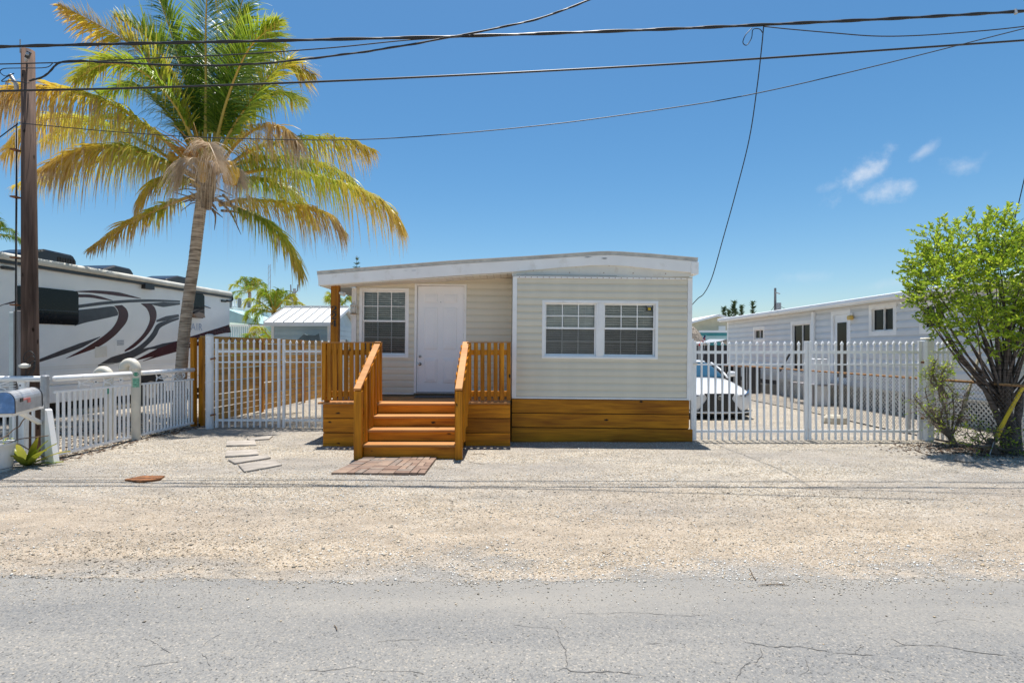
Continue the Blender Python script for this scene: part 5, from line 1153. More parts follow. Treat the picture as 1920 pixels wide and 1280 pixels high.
# smaller palms in the distance
def far_palm(label, px, py, Y, R_px, n=14, dry=.2, seed=1):
    c = P(px, py, Y); t = thing('palm_tree', label, 'palm tree', (c.x, c.y, 0), 'distant palms'); q = MB(); q.tube(bez([(c.x + .2, c.y, -.02), (c.x + .05, c.y, c.z * .5), c], 12), [.16] * 6 + [.13] * 7, 8); q.build('trunk', M['ptrunk'], t, smooth=True)
    rnd = random.Random(seed); Rm = R_px * Y / F
    for k in range(n):
        az = k / n * 6.283 + rnd.uniform(-.2, .2); el = R(rnd.uniform(-5, 75)); d = Vector((math.cos(az) * math.cos(el), math.sin(az) * math.cos(el), math.sin(el)))
        ctrl = [c, c + d * Rm * .5, c + d * Rm * .85 + Vector((0, 0, -.12 * Rm)), c + d * Rm + Vector((0, 0, -.35 * Rm))]
        frond(t, ctrl, Rm * .40, .8, dry + rnd.uniform(-.1, .15), n=44, seed=seed * 50 + k, wid=.05 * Rm / 2, rr=.03)
    return t
far_palm('far palm above the deck railing, left of the shed', 468, 548, 42, 38, 18, .12, 3)
far_palm('bushy palm leaning over the white-roofed shed', 514, 586, 26, 60, 20, .18, 5)
far_palm('palm tips showing behind the porch post', 632, 585, 30, 48, 18, .16, 6)
far_palm('dark palm at the left edge above the motorhome', -30, 440, 22, 60, 13, .03, 8)
far_palm('low young palm in front of the teal house', 515, 648, 24, 74, 20, .2, 9)

# ------------------------------------------------------------------ utility pole and lines
UP = 8.0; ux = lambda px: (px - 960) * UP / F
pole = thing('utility_pole', 'weathered brown wooden utility pole at the left edge', 'utility pole', (ux(56), UP, 0))
q = MB(); q.tube([(ux(58), UP, -.02), (ux(56.5), UP, 1.5), (ux(55.5), UP, 3.0), (ux(52.5), UP, H + .56 * UP)], [.118, .106, .098, .082], 18); q.build('shaft', M['old_wood_z'], pole, smooth=True)
M['conduit'] = plain('grey_conduit', (.46, .47, .47, 1), .6, .08)
MB().tube([(ux(37), UP - .06, 0), (ux(36), UP - .05, 3.0), (ux(36), UP - .04, 4.95)], .013, 8).build('conduit', M['conduit'], pole, smooth=True)
MB().tube([(ux(40), UP - .10, .3), (ux(40), UP - .09, 3.0), (ux(39.5), UP - .07, 5.1)], .009, 8).build('cable_riser', M['black'], pole, smooth=True)
for z in (3.0, 3.9, 4.6, 2.3): MB().box(ux(33), ux(43), UP - .13, UP - .02, z, z + .02).build('strap', M['rusty'], pole)
MB().tube([(ux(47), UP - .08, 6.05), (ux(47), UP - .08, 6.25)], .008, 6).build('pin', M['galv'], pole)
MB().tube([(ux(60), UP - .1, 5.92), (ux(80), UP - .25, 5.95)], .02, 8).build('clamp', M['galv'], pole); MB().tube([(ux(73), UP - .2, 5.91), (ux(80), UP - .22, 5.99)], .03, 8).build('insulator', M['blackgloss'], pole)
MB().tube([(ux(30), UP - .1, 5.72), (ux(36), UP - .05, 5.60), (ux(37), UP - .05, 5.5)], .028, 8).build('weatherhead', M['galv'], pole, smooth=True)
q = MB()
for k in range(4):
    c = P(55 + k, 672 + 9 * k, UP - .16 - .012 * k); pts_ = [c + Vector((.085 * math.cos(a_) * (1 - .08 * k), 0, .11 * math.sin(a_ + .4 * k))) for a_ in [i * 6.283 / 16 for i in range(17)]]; q.tube(pts_, .006, 5)
q.build('cable_coil', M['black'], pole, smooth=True)
MB().lathe([(.03, 0), (.07, .02), (.07, .05), (.02, .07)], P(46, 690, UP - .2), 12).build('cable_box', M['frieze'], pole)
M['metpost'] = plain('pale_green_post', (.52, .58, .57, 1), .6, .06)
tag(MB().box(ux(1.5), ux(17.5), UP + .12, UP + .25, 0, 2.22).build('meter_post', M['metpost'], bevel=.01), 'pale green-grey square post at far left behind fence', 'post')
tag(MB().box(ux(18), ux(35), UP + .05, UP + .18, 0, 2.24).build('timber_post', M['grey_wood'], bevel=.01), 'short grey timber post beside the utility pole', 'post')

M['wire'] = plain('black_cable', (.012, .012, .013, 1), .5)
def wire(label, pts_, r, twist=0, cat='cable', n=60):
    q = MB(); pl = bez(pts_, n); q.tube(pl, r, 6)
    if twist:
        for ph in ((0, 3.14) if twist > 1 else (0,)):
            q.tube([p + Vector((0, math.cos(i * .55 + ph), math.sin(i * .55 + ph))) * (r * .8) for i, p in enumerate(bez(pts_, n * 3))], r * .7, 5)
    return tag(q.build('overhead_cable', M['wire'], smooth=True), label, cat, 'overhead cables')
WY = 7.55
wire('thick topmost bundled cable crossing above the home', [P(-600, 110, WY), P(-120, 93, WY), P(0, 88, WY), P(250, 82, WY), P(500, 77, WY), P(860, 68.5, WY), P(1200, 57, WY), P(1450, 46, WY), P(1700, 34, WY), P(1910, 22, WY), P(2100, 10, WY), P(2600, -20, WY)], .016, 2)
wire('single straight cable below the thick bundle', [P(-600, 196, WY + .2), P(-120, 176, WY + .2), P(0, 171, WY + .2), P(300, 164, WY + .2), P(700, 149, WY + .2), P(1200, 124, WY + .2), P(1500, 105, WY + .2), P(1920, 76, WY + .2), P(2100, 63, WY + .2), P(2600, 30, WY + .2)], .014)
wire('thin low-hanging cable sagging from the pole to upper right', [P(36, 231, UP - .14), P(250, 250, UP - .2), P(450, 260, UP - .3), P(700, 261, UP - .4), P(1000, 237, UP - .5), P(1250, 204, UP - .6), P(1420, 175, UP - .7), P(1650, 122, UP - .8), P(1920, 54, UP - .9), P(2100, 10, UP - 1)], .0065)
wire('twisted service drop rising from pole to upper centre', [P(55, 152, UP - .16), P(85, 142, UP - .2), P(118, 116, UP - .24), P(200, 117, UP - .28), P(350, 123, UP - .33), P(480, 120, UP - .38), P(600, 108, UP - .42), P(720, 92, UP - .46), P(850, 69, UP - .5), P(1000, 38, UP - .52), P(1105, 0, UP - .54), P(1250, -60, UP - .56), P(1600, -230, UP - .6)], .012, 1)
wire('thin cable joining the topmost bundle left of centre', [P(-60, 122, UP - .16), P(60, 119, UP - .16), P(160, 116, UP - .2), P(300, 109, UP - .25), P(450, 102, UP - .3), P(620, 90, UP - .36), P(760, 76, UP - .42), P(860, 70, WY + .02)], .008)
wire('slack cable hung under the bundle at upper right', [P(1432, 50, WY - .02), P(1480, 55, WY - .1), P(1560, 62, WY - .2), P(1640, 68, WY - .3), P(1720, 67, WY - .4), P(1820, 60, WY - .5), P(1920, 50, WY - .6), P(2060, 30, WY - .7)], .007)
wire('service wire dropping from the bundle to the home corner', [P(1432, 48, WY), P(1428, 90, WY + .1), P(1420, 160, WY + .35), P(1405, 260, WY + .7), P(1380, 360, WY + 1.1), P(1355, 450, WY + 1.5), P(1335, 520, WY + 1.9), P(1320, 550, WY + 2.2), P(1308, 560, WY + 2.4), P(1290, 580, WY + 2.6)], .008)
wire('small cable loop under the bundle at upper right', [P(1410, 53, WY - .03), P(1398, 66, WY - .05), P(1393, 80, WY - .05), P(1400, 85, WY - .03), P(1409, 72, WY - .02), P(1412, 56, WY - .02), P(1424, 55, WY), P(1430, 62, WY)], .006)
wire('cable stub at far left hanging from the pole', [P(34, 232, UP - .14), P(20, 242, UP - .2), P(0, 257, UP - .3), P(-60, 300, UP - .6)], .008)
wire('looped service cable bight left of the pole top', [P(55, 156, UP - .17), P(20, 152, UP - .2), P(3, 153, UP - .2), P(12, 145, UP - .2), P(26, 138, UP - .18), P(10, 143, UP - .18), P(0, 135, UP - .18), P(8, 129, UP - .16), P(36, 128, UP - .14), P(85, 127, UP - .3), P(100, 118, UP - .4)], .006)
tag(MB().tube([P(1868 + 35, 19, WY), P(1868 + 37, 26, WY - .02)], .022, 8).build('cable_clamp', M['galv']), 'small metal clamp on the topmost cable at far right', 'clamp')
# ------------------------------------------------------------------ white coupe behind the gate
CX, CF = 4.83, 12.4
car = thing('parked_car', 'white sports sedan parked nose-out behind the white gate', 'car', (CX, CF, 0))
M['carw'] = plain('white_car_paint', (.80, .80, .80, 1), .15, .01, 1); M['carw'].node_tree.nodes['Principled BSDF'].inputs['Coat Weight'].default_value = .6
def loft(secs, name, mat, par, sub=2):
    """secs: list of (y, [(x,z)...]) right half from bottom centre to top centre"""
    q = MB(); n = len(secs[0][1]); full = []
    for y, pr in secs:
        ring = [(CX + x, CF + y, z) for x, z in pr] + [(CX - x, CF + y, z) for x, z in reversed(pr[1:-1])]; full.append(ring)
    m = len(full[0]); vs = [p for r_ in full for p in r_]
    fs = [(i*m+k, i*m+(k+1)%m, (i+1)*m+(k+1)%m, (i+1)*m+k) for i in range(len(full)-1) for k in range(m)] + [tuple(range(m-1, -1, -1)), tuple((len(full)-1)*m + k for k in range(m))]
    q.add(vs, fs); o = q.build(name, mat, par, smooth=True)
    if sub: s_ = o.modifiers.new('sub', 'SUBSURF'); s_.levels = sub; s_.render_levels = sub
    return o
def bsec(w, zb, zsh, zt, cr): return [(0, zb), (w * .86, zb), (w * .97, zb + .1), (w, (zb + zsh) / 2), (w * .985, zsh), (w * .86, zt), (w * .45, zt + cr * .8), (0, zt + cr)]
loft([(0.02, bsec(.60, .20, .50, .58, .02)), (.06, bsec(.72, .19, .53, .62, .02)), (.22, bsec(.86, .19, .58, .68, .03)), (.6, bsec(.90, .20, .64, .76, .05)), (1.1, bsec(.91, .20, .72, .84, .06)), (1.55, bsec(.91, .20, .80, .90, .05)),
      (2.4, bsec(.92, .20, .84, .94, .02)), (3.4, bsec(.93, .20, .86, .96, .02)), (4.1, bsec(.91, .22, .84, .98, .02)), (4.55, bsec(.82, .28, .78, .93, .02)), (4.66, bsec(.70, .34, .7, .85, .02))], 'body', M['carw'], car)
def gsec(wb, wt, zb, zt): return [(0, zb), (wb, zb), (wb * .98, zb + (zt - zb) * .1), ((wb + wt) / 2, (zb + zt) / 2), (wt * 1.02, zt - .05), (wt * .9, zt - .012), (wt * .5, zt + .008), (0, zt + .012)]
M['carglass'] = plain('tinted_car_glass', (.02, .07, .12, 1), .04, .05, 2)
gh = loft([(1.42, gsec(.76, .70, .88, .94)), (1.75, gsec(.77, .66, .9, 1.10)), (2.2, gsec(.78, .60, .92, 1.29)), (2.7, gsec(.78, .585, .93, 1.35)), (3.3, gsec(.78, .58, .94, 1.33)), (3.9, gsec(.76, .6, .94, 1.15)), (4.25, gsec(.72, .62, .94, 1.0))], 'cabin_glass', M['carglass'], car)
loft([(2.2, [(0, 1.29), (.3, 1.292), (.55, 1.285), (.585, 1.27), (.575, 1.30), (.50, 1.322), (.3, 1.335), (0, 1.338)]), (2.7, [(0, 1.35), (.3, 1.35), (.54, 1.33), (.58, 1.315), (.57, 1.35), (.5, 1.367), (.3, 1.378), (0, 1.382)]), (3.3, [(0, 1.33), (.3, 1.33), (.54, 1.31), (.575, 1.295), (.565, 1.33), (.5, 1.345), (.3, 1.355), (0, 1.36)]), (3.6, [(0, 1.24), (.3, 1.24), (.54, 1.22), (.575, 1.21), (.565, 1.24), (.5, 1.255), (.3, 1.265), (0, 1.27)])], 'roof', M['carw'], car)
for sg in (-1, 1):
    q = MB(); q.tube(bez([(CX + sg * .77, CF + 1.44, .92), (CX + sg * .71, CF + 1.8, 1.12), (CX + sg * .62, CF + 2.2, 1.285)], 8), .028, 6); q.build('windscreen_pillar', M['carw'], car, smooth=True)
    q = MB(); q.lathe([(.02, -.08), (.11, -.06), (.125, .0), (.10, .07), (.02, .09)], (CX + sg * 1.0, CF + 1.75, 1.0), 10); mo = q.build('side_mirror', M['carw'], car, smooth=True); mo.scale = (1, .6, .85)
    MB().bar((CX + sg * .84, CF + 1.72, .94), (CX + sg * .97, CF + 1.73, .97), .06, .05).build('mirror_arm', M['blackgloss'], mo)
    hl_ = [(sg * .46, .585), (sg * .60, .60), (sg * .78, .655), (sg * .88, .70), (sg * .885, .60), (sg * .74, .54), (sg * .58, .545)]
    yoff = lambda x: -.03 + max(0, abs(x) - .5) ** 2 * 2.1
    q = MB(); n = len(hl_); q.add([(CX + x, CF + yoff(x) + .02, z) for x, z in hl_] + [(CX + x, CF + yoff(x) + .2, z) for x, z in hl_], [tuple(range(n)), tuple(range(2*n-1, n-1, -1))] + [(i, n+i, n+(i+1)%n, (i+1)%n) for i in range(n)])
    ho = q.build('headlight', plain('headlight_lens', (.03, .045, .08, 1), .06, .1, 10), car, bevel=.01)
    for yy in (.95, 3.75):
        c = Vector((CX + sg * .80, CF + yy, .34)); wh = MB().tube([c + Vector((-.11, 0, 0)), c + Vector((-.10, 0, 0)), c + Vector((.10, 0, 0)), c + Vector((.11, 0, 0))], [.30, .34, .34, .30], 20).build('wheel', M['tyre'], car)
        MB().tube([c + Vector((sg * .112, 0, 0)), c + Vector((sg * .118, 0, 0))], [.23, .2], 16).build('rim', M['rim'], wh)
gp = [(-.345, .625), (.345, .625), (.29, .53), (.285, .50), (.50, .215), (-.50, .215), (-.285, .50), (-.29, .53)]
q = MB(); q.prism([(CX + x, CF - .015, z) for x, z in gp], (0, .1, 0)); gr = q.build('grille', M['blackgloss'], car, bevel=.008)
gb = MB()
for k in range(9):
    z = .25 + k * .042; hw = .47 - (z - .215) / .285 * .20 if z < .5 else .29 + (z - .53) * .5
    gb.box(CX - hw, CX + hw, CF - .028, CF - .0165, z, z + .008)
for k in range(15):
    x = (k - 7) * .06; zt_ = .60 if abs(x) < .28 else .50 - (abs(x) - .285) / .215 * .285; gb.bar((CX + x * .75, CF - .0255, zt_), (CX + x * 1.05, CF - .0255, .235), .006, .006)
gb.build('grille_mesh', plain('grille_chrome', (.05, .05, .055, 1), .35, .1, 8, metal=.2), gr, kind='stuff')
def ring3(c, rx, rz, n=24): return [(c[0] + rx * math.cos(a), c[1], c[2] + rz * math.sin(a)) for a in [i * 2 * math.pi / n for i in range(n + 1)]]
em = MB().tube(ring3((CX, CF - .045, .53), .058, .042), .006, 6).tube([(CX + .012, CF - .045, .565), (CX - .022, CF - .045, .515), (CX + .035, CF - .045, .505)], .006, 6).build('emblem', M['chrome'], gr, smooth=True)
q = MB(); q.tube(bez([(CX - .84, CF + .22, .21), (CX - .6, CF + .02, .19), (CX, CF - .05, .185), (CX + .6, CF + .02, .19), (CX + .84, CF + .22, .21)], 20), .022, 6); q.build('bumper_lip', M['carw'], car, smooth=True)
MB().box(CX - .78, CX + .78, CF + .12, CF + 4.3, .10, .22).build('underbody', M['dark'], car)

# ------------------------------------------------------------------ pale grey neighbour home on the right
NX = 9.8
def nf(v): return Vector((NX + v.y, 24.2 - v.x, v.z))          # u runs towards the camera, d into the wall
nu_ = lambda px: 24.2 - NX * F / (px - 960)
nh = thing('neighbour_home', 'pale grey-blue mobile home with lattice skirt, right side', 'house', (NX, 17, 0))
M['nsid'] = plain('pale_blue_siding', (.70, .71, .72, 1), .5, .03, 2, objvar=.03); M['nwhite'] = plain('neighbour_white', (.92, .92, .92, 1), .5, .03, 2)
NZ0, NZ1 = .60, 2.88
ops = []
W1 = (nu_(1413.5), nu_(1435), 1.95, 2.55); W2 = (nu_(1631), nu_(1683), 2.02, 2.86); W3 = (nu_(1726), nu_(1780), 2.02, 2.80); D1 = (nu_(1484), nu_(1524), .75, 2.62); D2 = (nu_(1560), nu_(1596.5), .72, 2.80)
siding(nh, 0.12, 14.6, NZ0, NZ1, 0, .20, M['nsid'], [W1, W2, W3, D1, D2], xf=nf, lip=.03)
b_k = XB(nf); backing(b_k, 0, 14.7, .5, 2.95, 0.0, [W1, W2, W3, D1, D2]); b_k.build('wall', M['nsid'], nh)
q = XB(nf); q.box(0, .1, -.03, 3.6, .55, 2.9); q.build('end_wall', M['nsid'], nh); q = XB(nf); q.box(14.6, 14.7, .1, 3.6, .55, 2.9); q.build('end_wall', M['nsid'], nh); q = XB(nf); q.box(.1, 14.6, 3.5, 3.6, .55, 2.9); q.build('wall', M['nsid'], nh)
q = XB(nf); q.box(-.02, .12, -.035, -.001, .55, 2.88); q.build('corner_trim', M['nwhite'], nh)
q = XB(nf); q.box(nu_(1526), nu_(1530.5), -.09, -.025, .6, 2.86); q.build('downspout', M['nwhite'], nh)
for w_, sa in ((W1, 'slide'), (W2, 'slide'), (W3, 'slide'), (D1, 'slide')):
    window(nh, *w_, 0, xf=nf, trim=.12, proud=.035, cols=1, rows=1, sash=sa, blinds=False, screen=False, glassmat=M['rvdw'], sill=False)
q = XB(nf); a, b, c, e = D2; q.box(a, a + .11, -.035, .06, c, e); q.box(b - .11, b, -.035, .06, c, e); q.box(a + .11, b - .11, -.035, .06, e - .11, e); q.build('door_frame', M['nwhite'], nh)
q = XB(nf); q.box(a + .115, b - .115, .01, .055, c, e - .115); nd = q.build('door', M['nwhite'], nh); q = XB(nf); q.box(a + .26, b - .24, .0, .008, c + .1, e - .35); q.build('door_glass', M['rvdw'], nd)
lmp = XB(nf); u = nu_(1597.5); lmp.box(u - .02, u + .14, -.15, -.03, 2.50, 2.62); lm = lmp.build('wall_lamp', plain('amber_lamp', (.70, .47, .12, 1), .3), nh, bevel=.02); q = XB(nf); q.box(u - .0, u + .12, -.12, -.03, 2.625, 2.70); q.build('lamp_cap', M['nwhite'], lm, bevel=.02)
# roof with deep white fascia
q = XB(nf); q.add([(-.25, -.32, 2.90), (15, -.32, 2.90), (15, -.32, 3.06), (-.25, -.32, 3.06), (-.25, 1.8, 3.32), (15, 1.8, 3.32), (-.25, 3.9, 3.06), (15, 3.9, 3.06), (-.25, 3.9, 2.90), (15, 3.9, 2.90)], [(0,1,2,3), (3,2,5,4), (4,5,7,6), (6,7,9,8), (8,9,1,0), (0,3,4,6,8), (1,9,7,5,2)]); nr = q.build('roof', M['nwhite'], nh)
q = XB(nf); q.box(-.27, 15.02, -.385, -.325, 2.935, 3.05); q.build('gutter', M['nwhite'], nr, bevel=.015)
q = XB(nf); q.box(0, 14.8, -.318, -.02, 2.885, 2.899); q.build('soffit', M['frieze'], nr)
# lattice skirting
M['lattice'] = plain('white_lattice', (.72, .69, .62, 1), .6, .1, 6)
def lattice(par, u0, u1, z0, z1, d, xf, pitch=.115, wd=.035):
    q = XB(xf)
    for sgn, dd in ((1, d), (-1, d - .012)):
        s_ = u0 - (z1 - z0)
        while s_ < u1 + (z1 - z0):
            # clipped diagonal from (s,z0) going up
            pts_ = []
            ua, ub = (s_, s_ + (z1 - z0)) if sgn > 0 else (s_ + (z1 - z0), s_)
            za, zb = z0, z1
            def clip(ua, za, ub, zb):
                t0, t1 = 0, 1; du = ub - ua
                for lim, s2 in ((u0, 1), (u1, -1)):
                    f0 = (ua - lim) * s2; f1 = (ub - lim) * s2
                    if f0 < 0 and f1 < 0: return None
                    if f0 < 0: t0 = max(t0, f0 / (f0 - f1))
                    if f1 < 0: t1 = min(t1, f0 / (f0 - f1))
                if t1 - t0 < .05: return None
                return (ua + du * t0, za + (zb - za) * t0, ua + du * t1, za + (zb - za) * t1)
            c_ = clip(ua, za, ub, zb)
            if c_: q.bar((c_[0], dd, c_[1]), (c_[2], dd, c_[3]), .010, wd, up=(0, 0, 1))
            s_ += pitch
    q.build('lattice', M['lattice'], par, kind='stuff')
    f_ = XB(xf); f_.box(u0, u1, d - .03, d + .01, z1 + .001, z1 + .04); f_.build('lattice_rail', M['lattice'], par)
for (a, b) in ((nu_(1462), nu_(1510)), (nu_(1545), nu_(1615)), (nu_(1615) + .03, nu_(1700)), (nu_(1700) + .03, nu_(1770)), (nu_(1770) + .03, nu_(1880)), (nu_(1880) + .03, 14.6)): lattice(nh, a, b, .0, .56, -.04, nf)
q = XB(nf); q.box(.1, 14.6, .05, .09, 0, .49); q.build('crawlspace', M['dark'], nh)
q = XB(nf); q.box(.3, nu_(1460), -.45, -.05, 0, .36); q.build('concrete_footing', plain('rough_concrete', (.32, .29, .24, 1), .95, .15, 6), nh)
# steps / landing by the doors
ld = thing('landing', 'wooden landing with dark rail under the neighbour glass doors', 'landing', nf(Vector((nu_(1540), -.6, 0))))
for k in range(5):
    q = XB(nf); a0 = nu_(1548); q.box(a0 + .0, nu_(1600), -1.15 + k * .21, -.96 + k * .21, .60, .64); q.build('deck_board', M['grey_wood'], ld)
for uu in (nu_(1550), nu_(1598)):
    q = XB(nf); q.box(uu - .04, uu + .04, -1.13, -1.05, 0, .6); q.build('leg', M['grey_wood'], ld)
q = XB(nf); q.bar((nu_(1484), -.4, .9), (nu_(1522), -.7, 1.55), .05, .05); q.build('stair_rail', M['blackgloss'], ld)
cb_ = XB(nf); cb_.box(8.25, 8.75, -.98, -.66, 0, 1.38); cab = cb_.build('utility_cabinet', M['nwhite'], bevel=.01); tag(cab, 'white utility cabinet standing by the neighbour steps', 'cabinet')
tb = XB(nf); tbl = thing('outdoor_table', 'low table with brown top beside the grey neighbour wall', 'table', nf(Vector((nu_(1430), -.9, 0)))); 
q = XB(nf); q.box(nu_(1412), nu_(1455), -1.2, -.5, .98, 1.02); q.build('table_top', plain('table_top', (.38, .18, .09, 1), .5), tbl)
for uu in (nu_(1414), nu_(1453)):
    q = XB(nf); q.box(uu - .03, uu + .03, -1.15, -.55, 0, .98); q.build('leg', M['blackgloss'], tbl)

# ------------------------------------------------------------------ chain-link fence
clf = thing('chain_link_fence', 'rusty-railed chain-link fence dividing the two right lots', 'fence', (7.75, 13, 0))
KX = 7.75; k0, k1 = 7.85, 18.6
MB().tube([(KX, k0, 1.10), (KX, k1, 1.10)], .022, 8).build('top_rail', M['rustrail'], clf, smooth=True)
for y in (7.9, 10.4, 12.6, 15.1, 17.6, 18.6): MB().tube([(KX, y, 0), (KX, y, 1.13)], .024, 8).build('post', M['galv'], clf)
q = MB(); pitch = .075; hh = 1.04; s_ = k0 - hh
M['chain'] = plain('chain_wire', (.20, .18, .165, 1), .6, .2, 20, metal=.3)
while s_ < k1:
    for sg in (1, -1):
        a, b = (s_, s_ + hh) if sg > 0 else (s_ + hh, s_)
        za, zb = .05, .05 + hh; t0, t1 = 0, 1
        for lim, d_ in ((k0, 1), (k1, -1)):
            f0, f1 = (a - lim) * d_, (b - lim) * d_
            if f0 < 0 and f1 < 0: t0 = 2; break
            if f0 < 0: t0 = max(t0, f0 / (f0 - f1))
            if f1 < 0: t1 = min(t1, f0 / (f0 - f1))
        if t1 - t0 > .03: q.tube([(KX + .002 * sg, a + (b - a) * t0, za + (zb - za) * t0), (KX + .002 * sg, a + (b - a) * t1, za + (zb - za) * t1)], .0024, 4, cap=False)
    s_ += pitch
q.build('wire_mesh', M['chain'], clf, kind='stuff')
q = MB(); q.tube([(KX - .05, 8.6, .03), (KX - .12, 11, .028), (KX - .03, 13.5, .03), (KX - .1, 17.5, .028)], .016, 6); tag(q.build('irrigation_pipe', M['black']), 'thin black pipe on the ground along the chain-link fence', 'pipe')

# ------------------------------------------------------------------ far right background
M['dkfence'] = plain('charcoal_panel', (.05, .05, .062, 1), .6, .1, 3)
sh = thing('garden_shed', 'charcoal shed behind the white car with pale sagging canopy', 'shed', P(1342, 700, 27)); y = 27.0
x0, x1 = (1314 - 960) * y / F, (1370 - 960) * y / F
q = MB(); q.box(x0, x1, y, y + 2.2, 0, 1.86); q.build('wall', M['dkfence'], sh)
for k in range(6):
    q = MB(); xx = x0 + (x1 - x0) * (k + .5) / 6; q.box(xx - .10, xx + .10, y - .02, y - .001, .02, 1.82); q.build('panel', M['dkfence'], sh)
q = MB(); pts_ = bez([P(1310, 645, y - .6), P(1330, 643, y - .6), P(1352, 640, y - .6), P(1364, 637, y - .6), P(1385, 643, y - .6), P(1400, 650, y - .6)], 24); q.strip(pts_, [p + Vector((0, 2.2, .05)) for p in pts_], (0, 0, .03)); q.build('canopy', M['galv'], sh)
for px_ in (1312, 1398): MB().box((px_ - 960) * .0264 - .03, (px_ - 960) * .0264 + .03, 26.45, 26.51, 0, 1.86).build('canopy_pole', M['galv'], sh)
yh = thing('gabled_house', 'cream gabled house with teal trim far behind the driveway', 'house', P(1330, 640, 40)); Y = 40
M['cream'] = plain('cream_wall', (.60, .56, .43, 1), .7, .04, 2); M['teal'] = plain('teal_paint', (.05, .28, .29, 1), .5, .08, 3); M['tealpale'] = plain('pale_teal_paint', (.42, .62, .61, 1), .5, .05, 3)
px2 = lambda px, Y: (px - 960) * Y / F
hz = lambda py, Y: H - (py - HY) * Y / F
q = MB(); q.prism([(px2(1262, Y), Y, 0), (px2(1420, Y), Y, 0), (px2(1420, Y), Y, hz(614, Y)), (px2(1343, Y), Y, hz(592, Y)), (px2(1262, Y), Y, hz(614, Y))], (0, 8, 0)); q.build('wall', M['cream'], yh)
q = MB(); q.strip([(px2(1255, Y), Y - .5, hz(613, Y)), (px2(1343, Y), Y - .5, hz(589.5, Y)), (px2(1428, Y), Y - .5, hz(613, Y))], [(px2(1255, Y), Y - .5, hz(617, Y)), (px2(1343, Y), Y - .5, hz(593.5, Y)), (px2(1428, Y), Y - .5, hz(617, Y))], (0, 9, 0)); q.build('roof', M['nwhite'], yh)
q = MB(); q.box(px2(1347, Y), px2(1360, Y), Y - .05, Y - .005, hz(622, Y), hz(611, Y)); q.build('window', M['nwhite'], yh)
for c, (a, b) in ((M['nwhite'], (620.5, 624.5)), (M['teal'], (624.5, 630.5)), (M['tealpale'], (630.5, 637)), (M['teal'], (637, 650))):
    q = MB(); q.box(px2(1300, Y), px2(1365, Y), Y - 1.5, Y - 1.3, hz(b, Y), hz(a, Y)); q.build('porch_band', c, yh)
for px_ in (1302, 1330, 1362): MB().box(px2(px_, Y) - .08, px2(px_, Y) + .08, Y - 1.28, Y - 1.12, 0, hz(621, Y)).build('porch_post', M['nwhite'], yh)
th_ = thing('tiki_hut', 'grey thatched tiki hut peeking past the home corner', 'hut', (px2(1290, 30), 30, 0)); c = Vector((px2(1288, 30), 30, 0))
M['thatch'] = plain('palm_thatch', (.34, .28, .22, 1), 1, .35, 12, bump=1, bscale=25)
q = MB(); q.lathe([(1.15, hz(652, 30)), (.95, hz(640, 30)), (.72, hz(626, 30)), (.45, hz(615, 30)), (.1, hz(608, 30))], c, 14); q.build('thatched_roof', M['thatch'], th_)
rnd = random.Random(1); q = MB()
for k in range(380):
    a_ = rnd.uniform(0, 6.28); t = rnd.random(); r_ = .15 + 1.0 * t; zz = hz(609 + 43 * t, 30); p = c + Vector((r_ * math.cos(a_), r_ * math.sin(a_), zz + .02)); d = Vector((math.cos(a_) * .5, math.sin(a_) * .5, -1)) * rnd.uniform(.15, .3); s_ = Vector((-math.sin(a_), math.cos(a_), 0)) * .03; o_ = Vector((math.cos(a_), math.sin(a_), .3)) * .06
    q.add([p - s_, p + s_, p + d + o_], [(0, 1, 2)])
q.build('thatch', M['thatch'], th_, kind='stuff')
for a_ in (0.3, 1.9, 3.4, 5): MB().tube([c + Vector((.85 * math.cos(a_), .85 * math.sin(a_), 0)), c + Vector((.85 * math.cos(a_), .85 * math.sin(a_), hz(645, 30)))], .06, 8).build('hut_post', M['old_wood_z'], th_)
fl = thing('flag', 'small drooping red white and blue flag by the charcoal shed', 'flag', (px2(1312, 26), 26, 0))
MB().tube([(px2(1311, 26), 26, 0), (px2(1324, 26), 26, hz(627, 26))], .012, 6).build('flagpole', M['galv'], fl)
for k, (cm, a, b) in enumerate((((.02, .03, .12, 1), (1322, 629), (1317, 640)), ((.55, .03, .04, 1), (1321.5, 634), (1315, 646)), ((.75, .75, .75, 1), (1319.5, 636), (1313, 647)), ((.55, .03, .04, 1), (1317, 638), (1310.5, 648)))):
    q = MB(); A = P(a[0], a[1], 25.95 - k * .012); B = P(b[0], b[1], 25.95 - k * .012); q.bar(A, B, .01, .075, up=(1, 0, .3)); q.build('flag_stripe', plain('flag_cloth', cm, .8), fl)
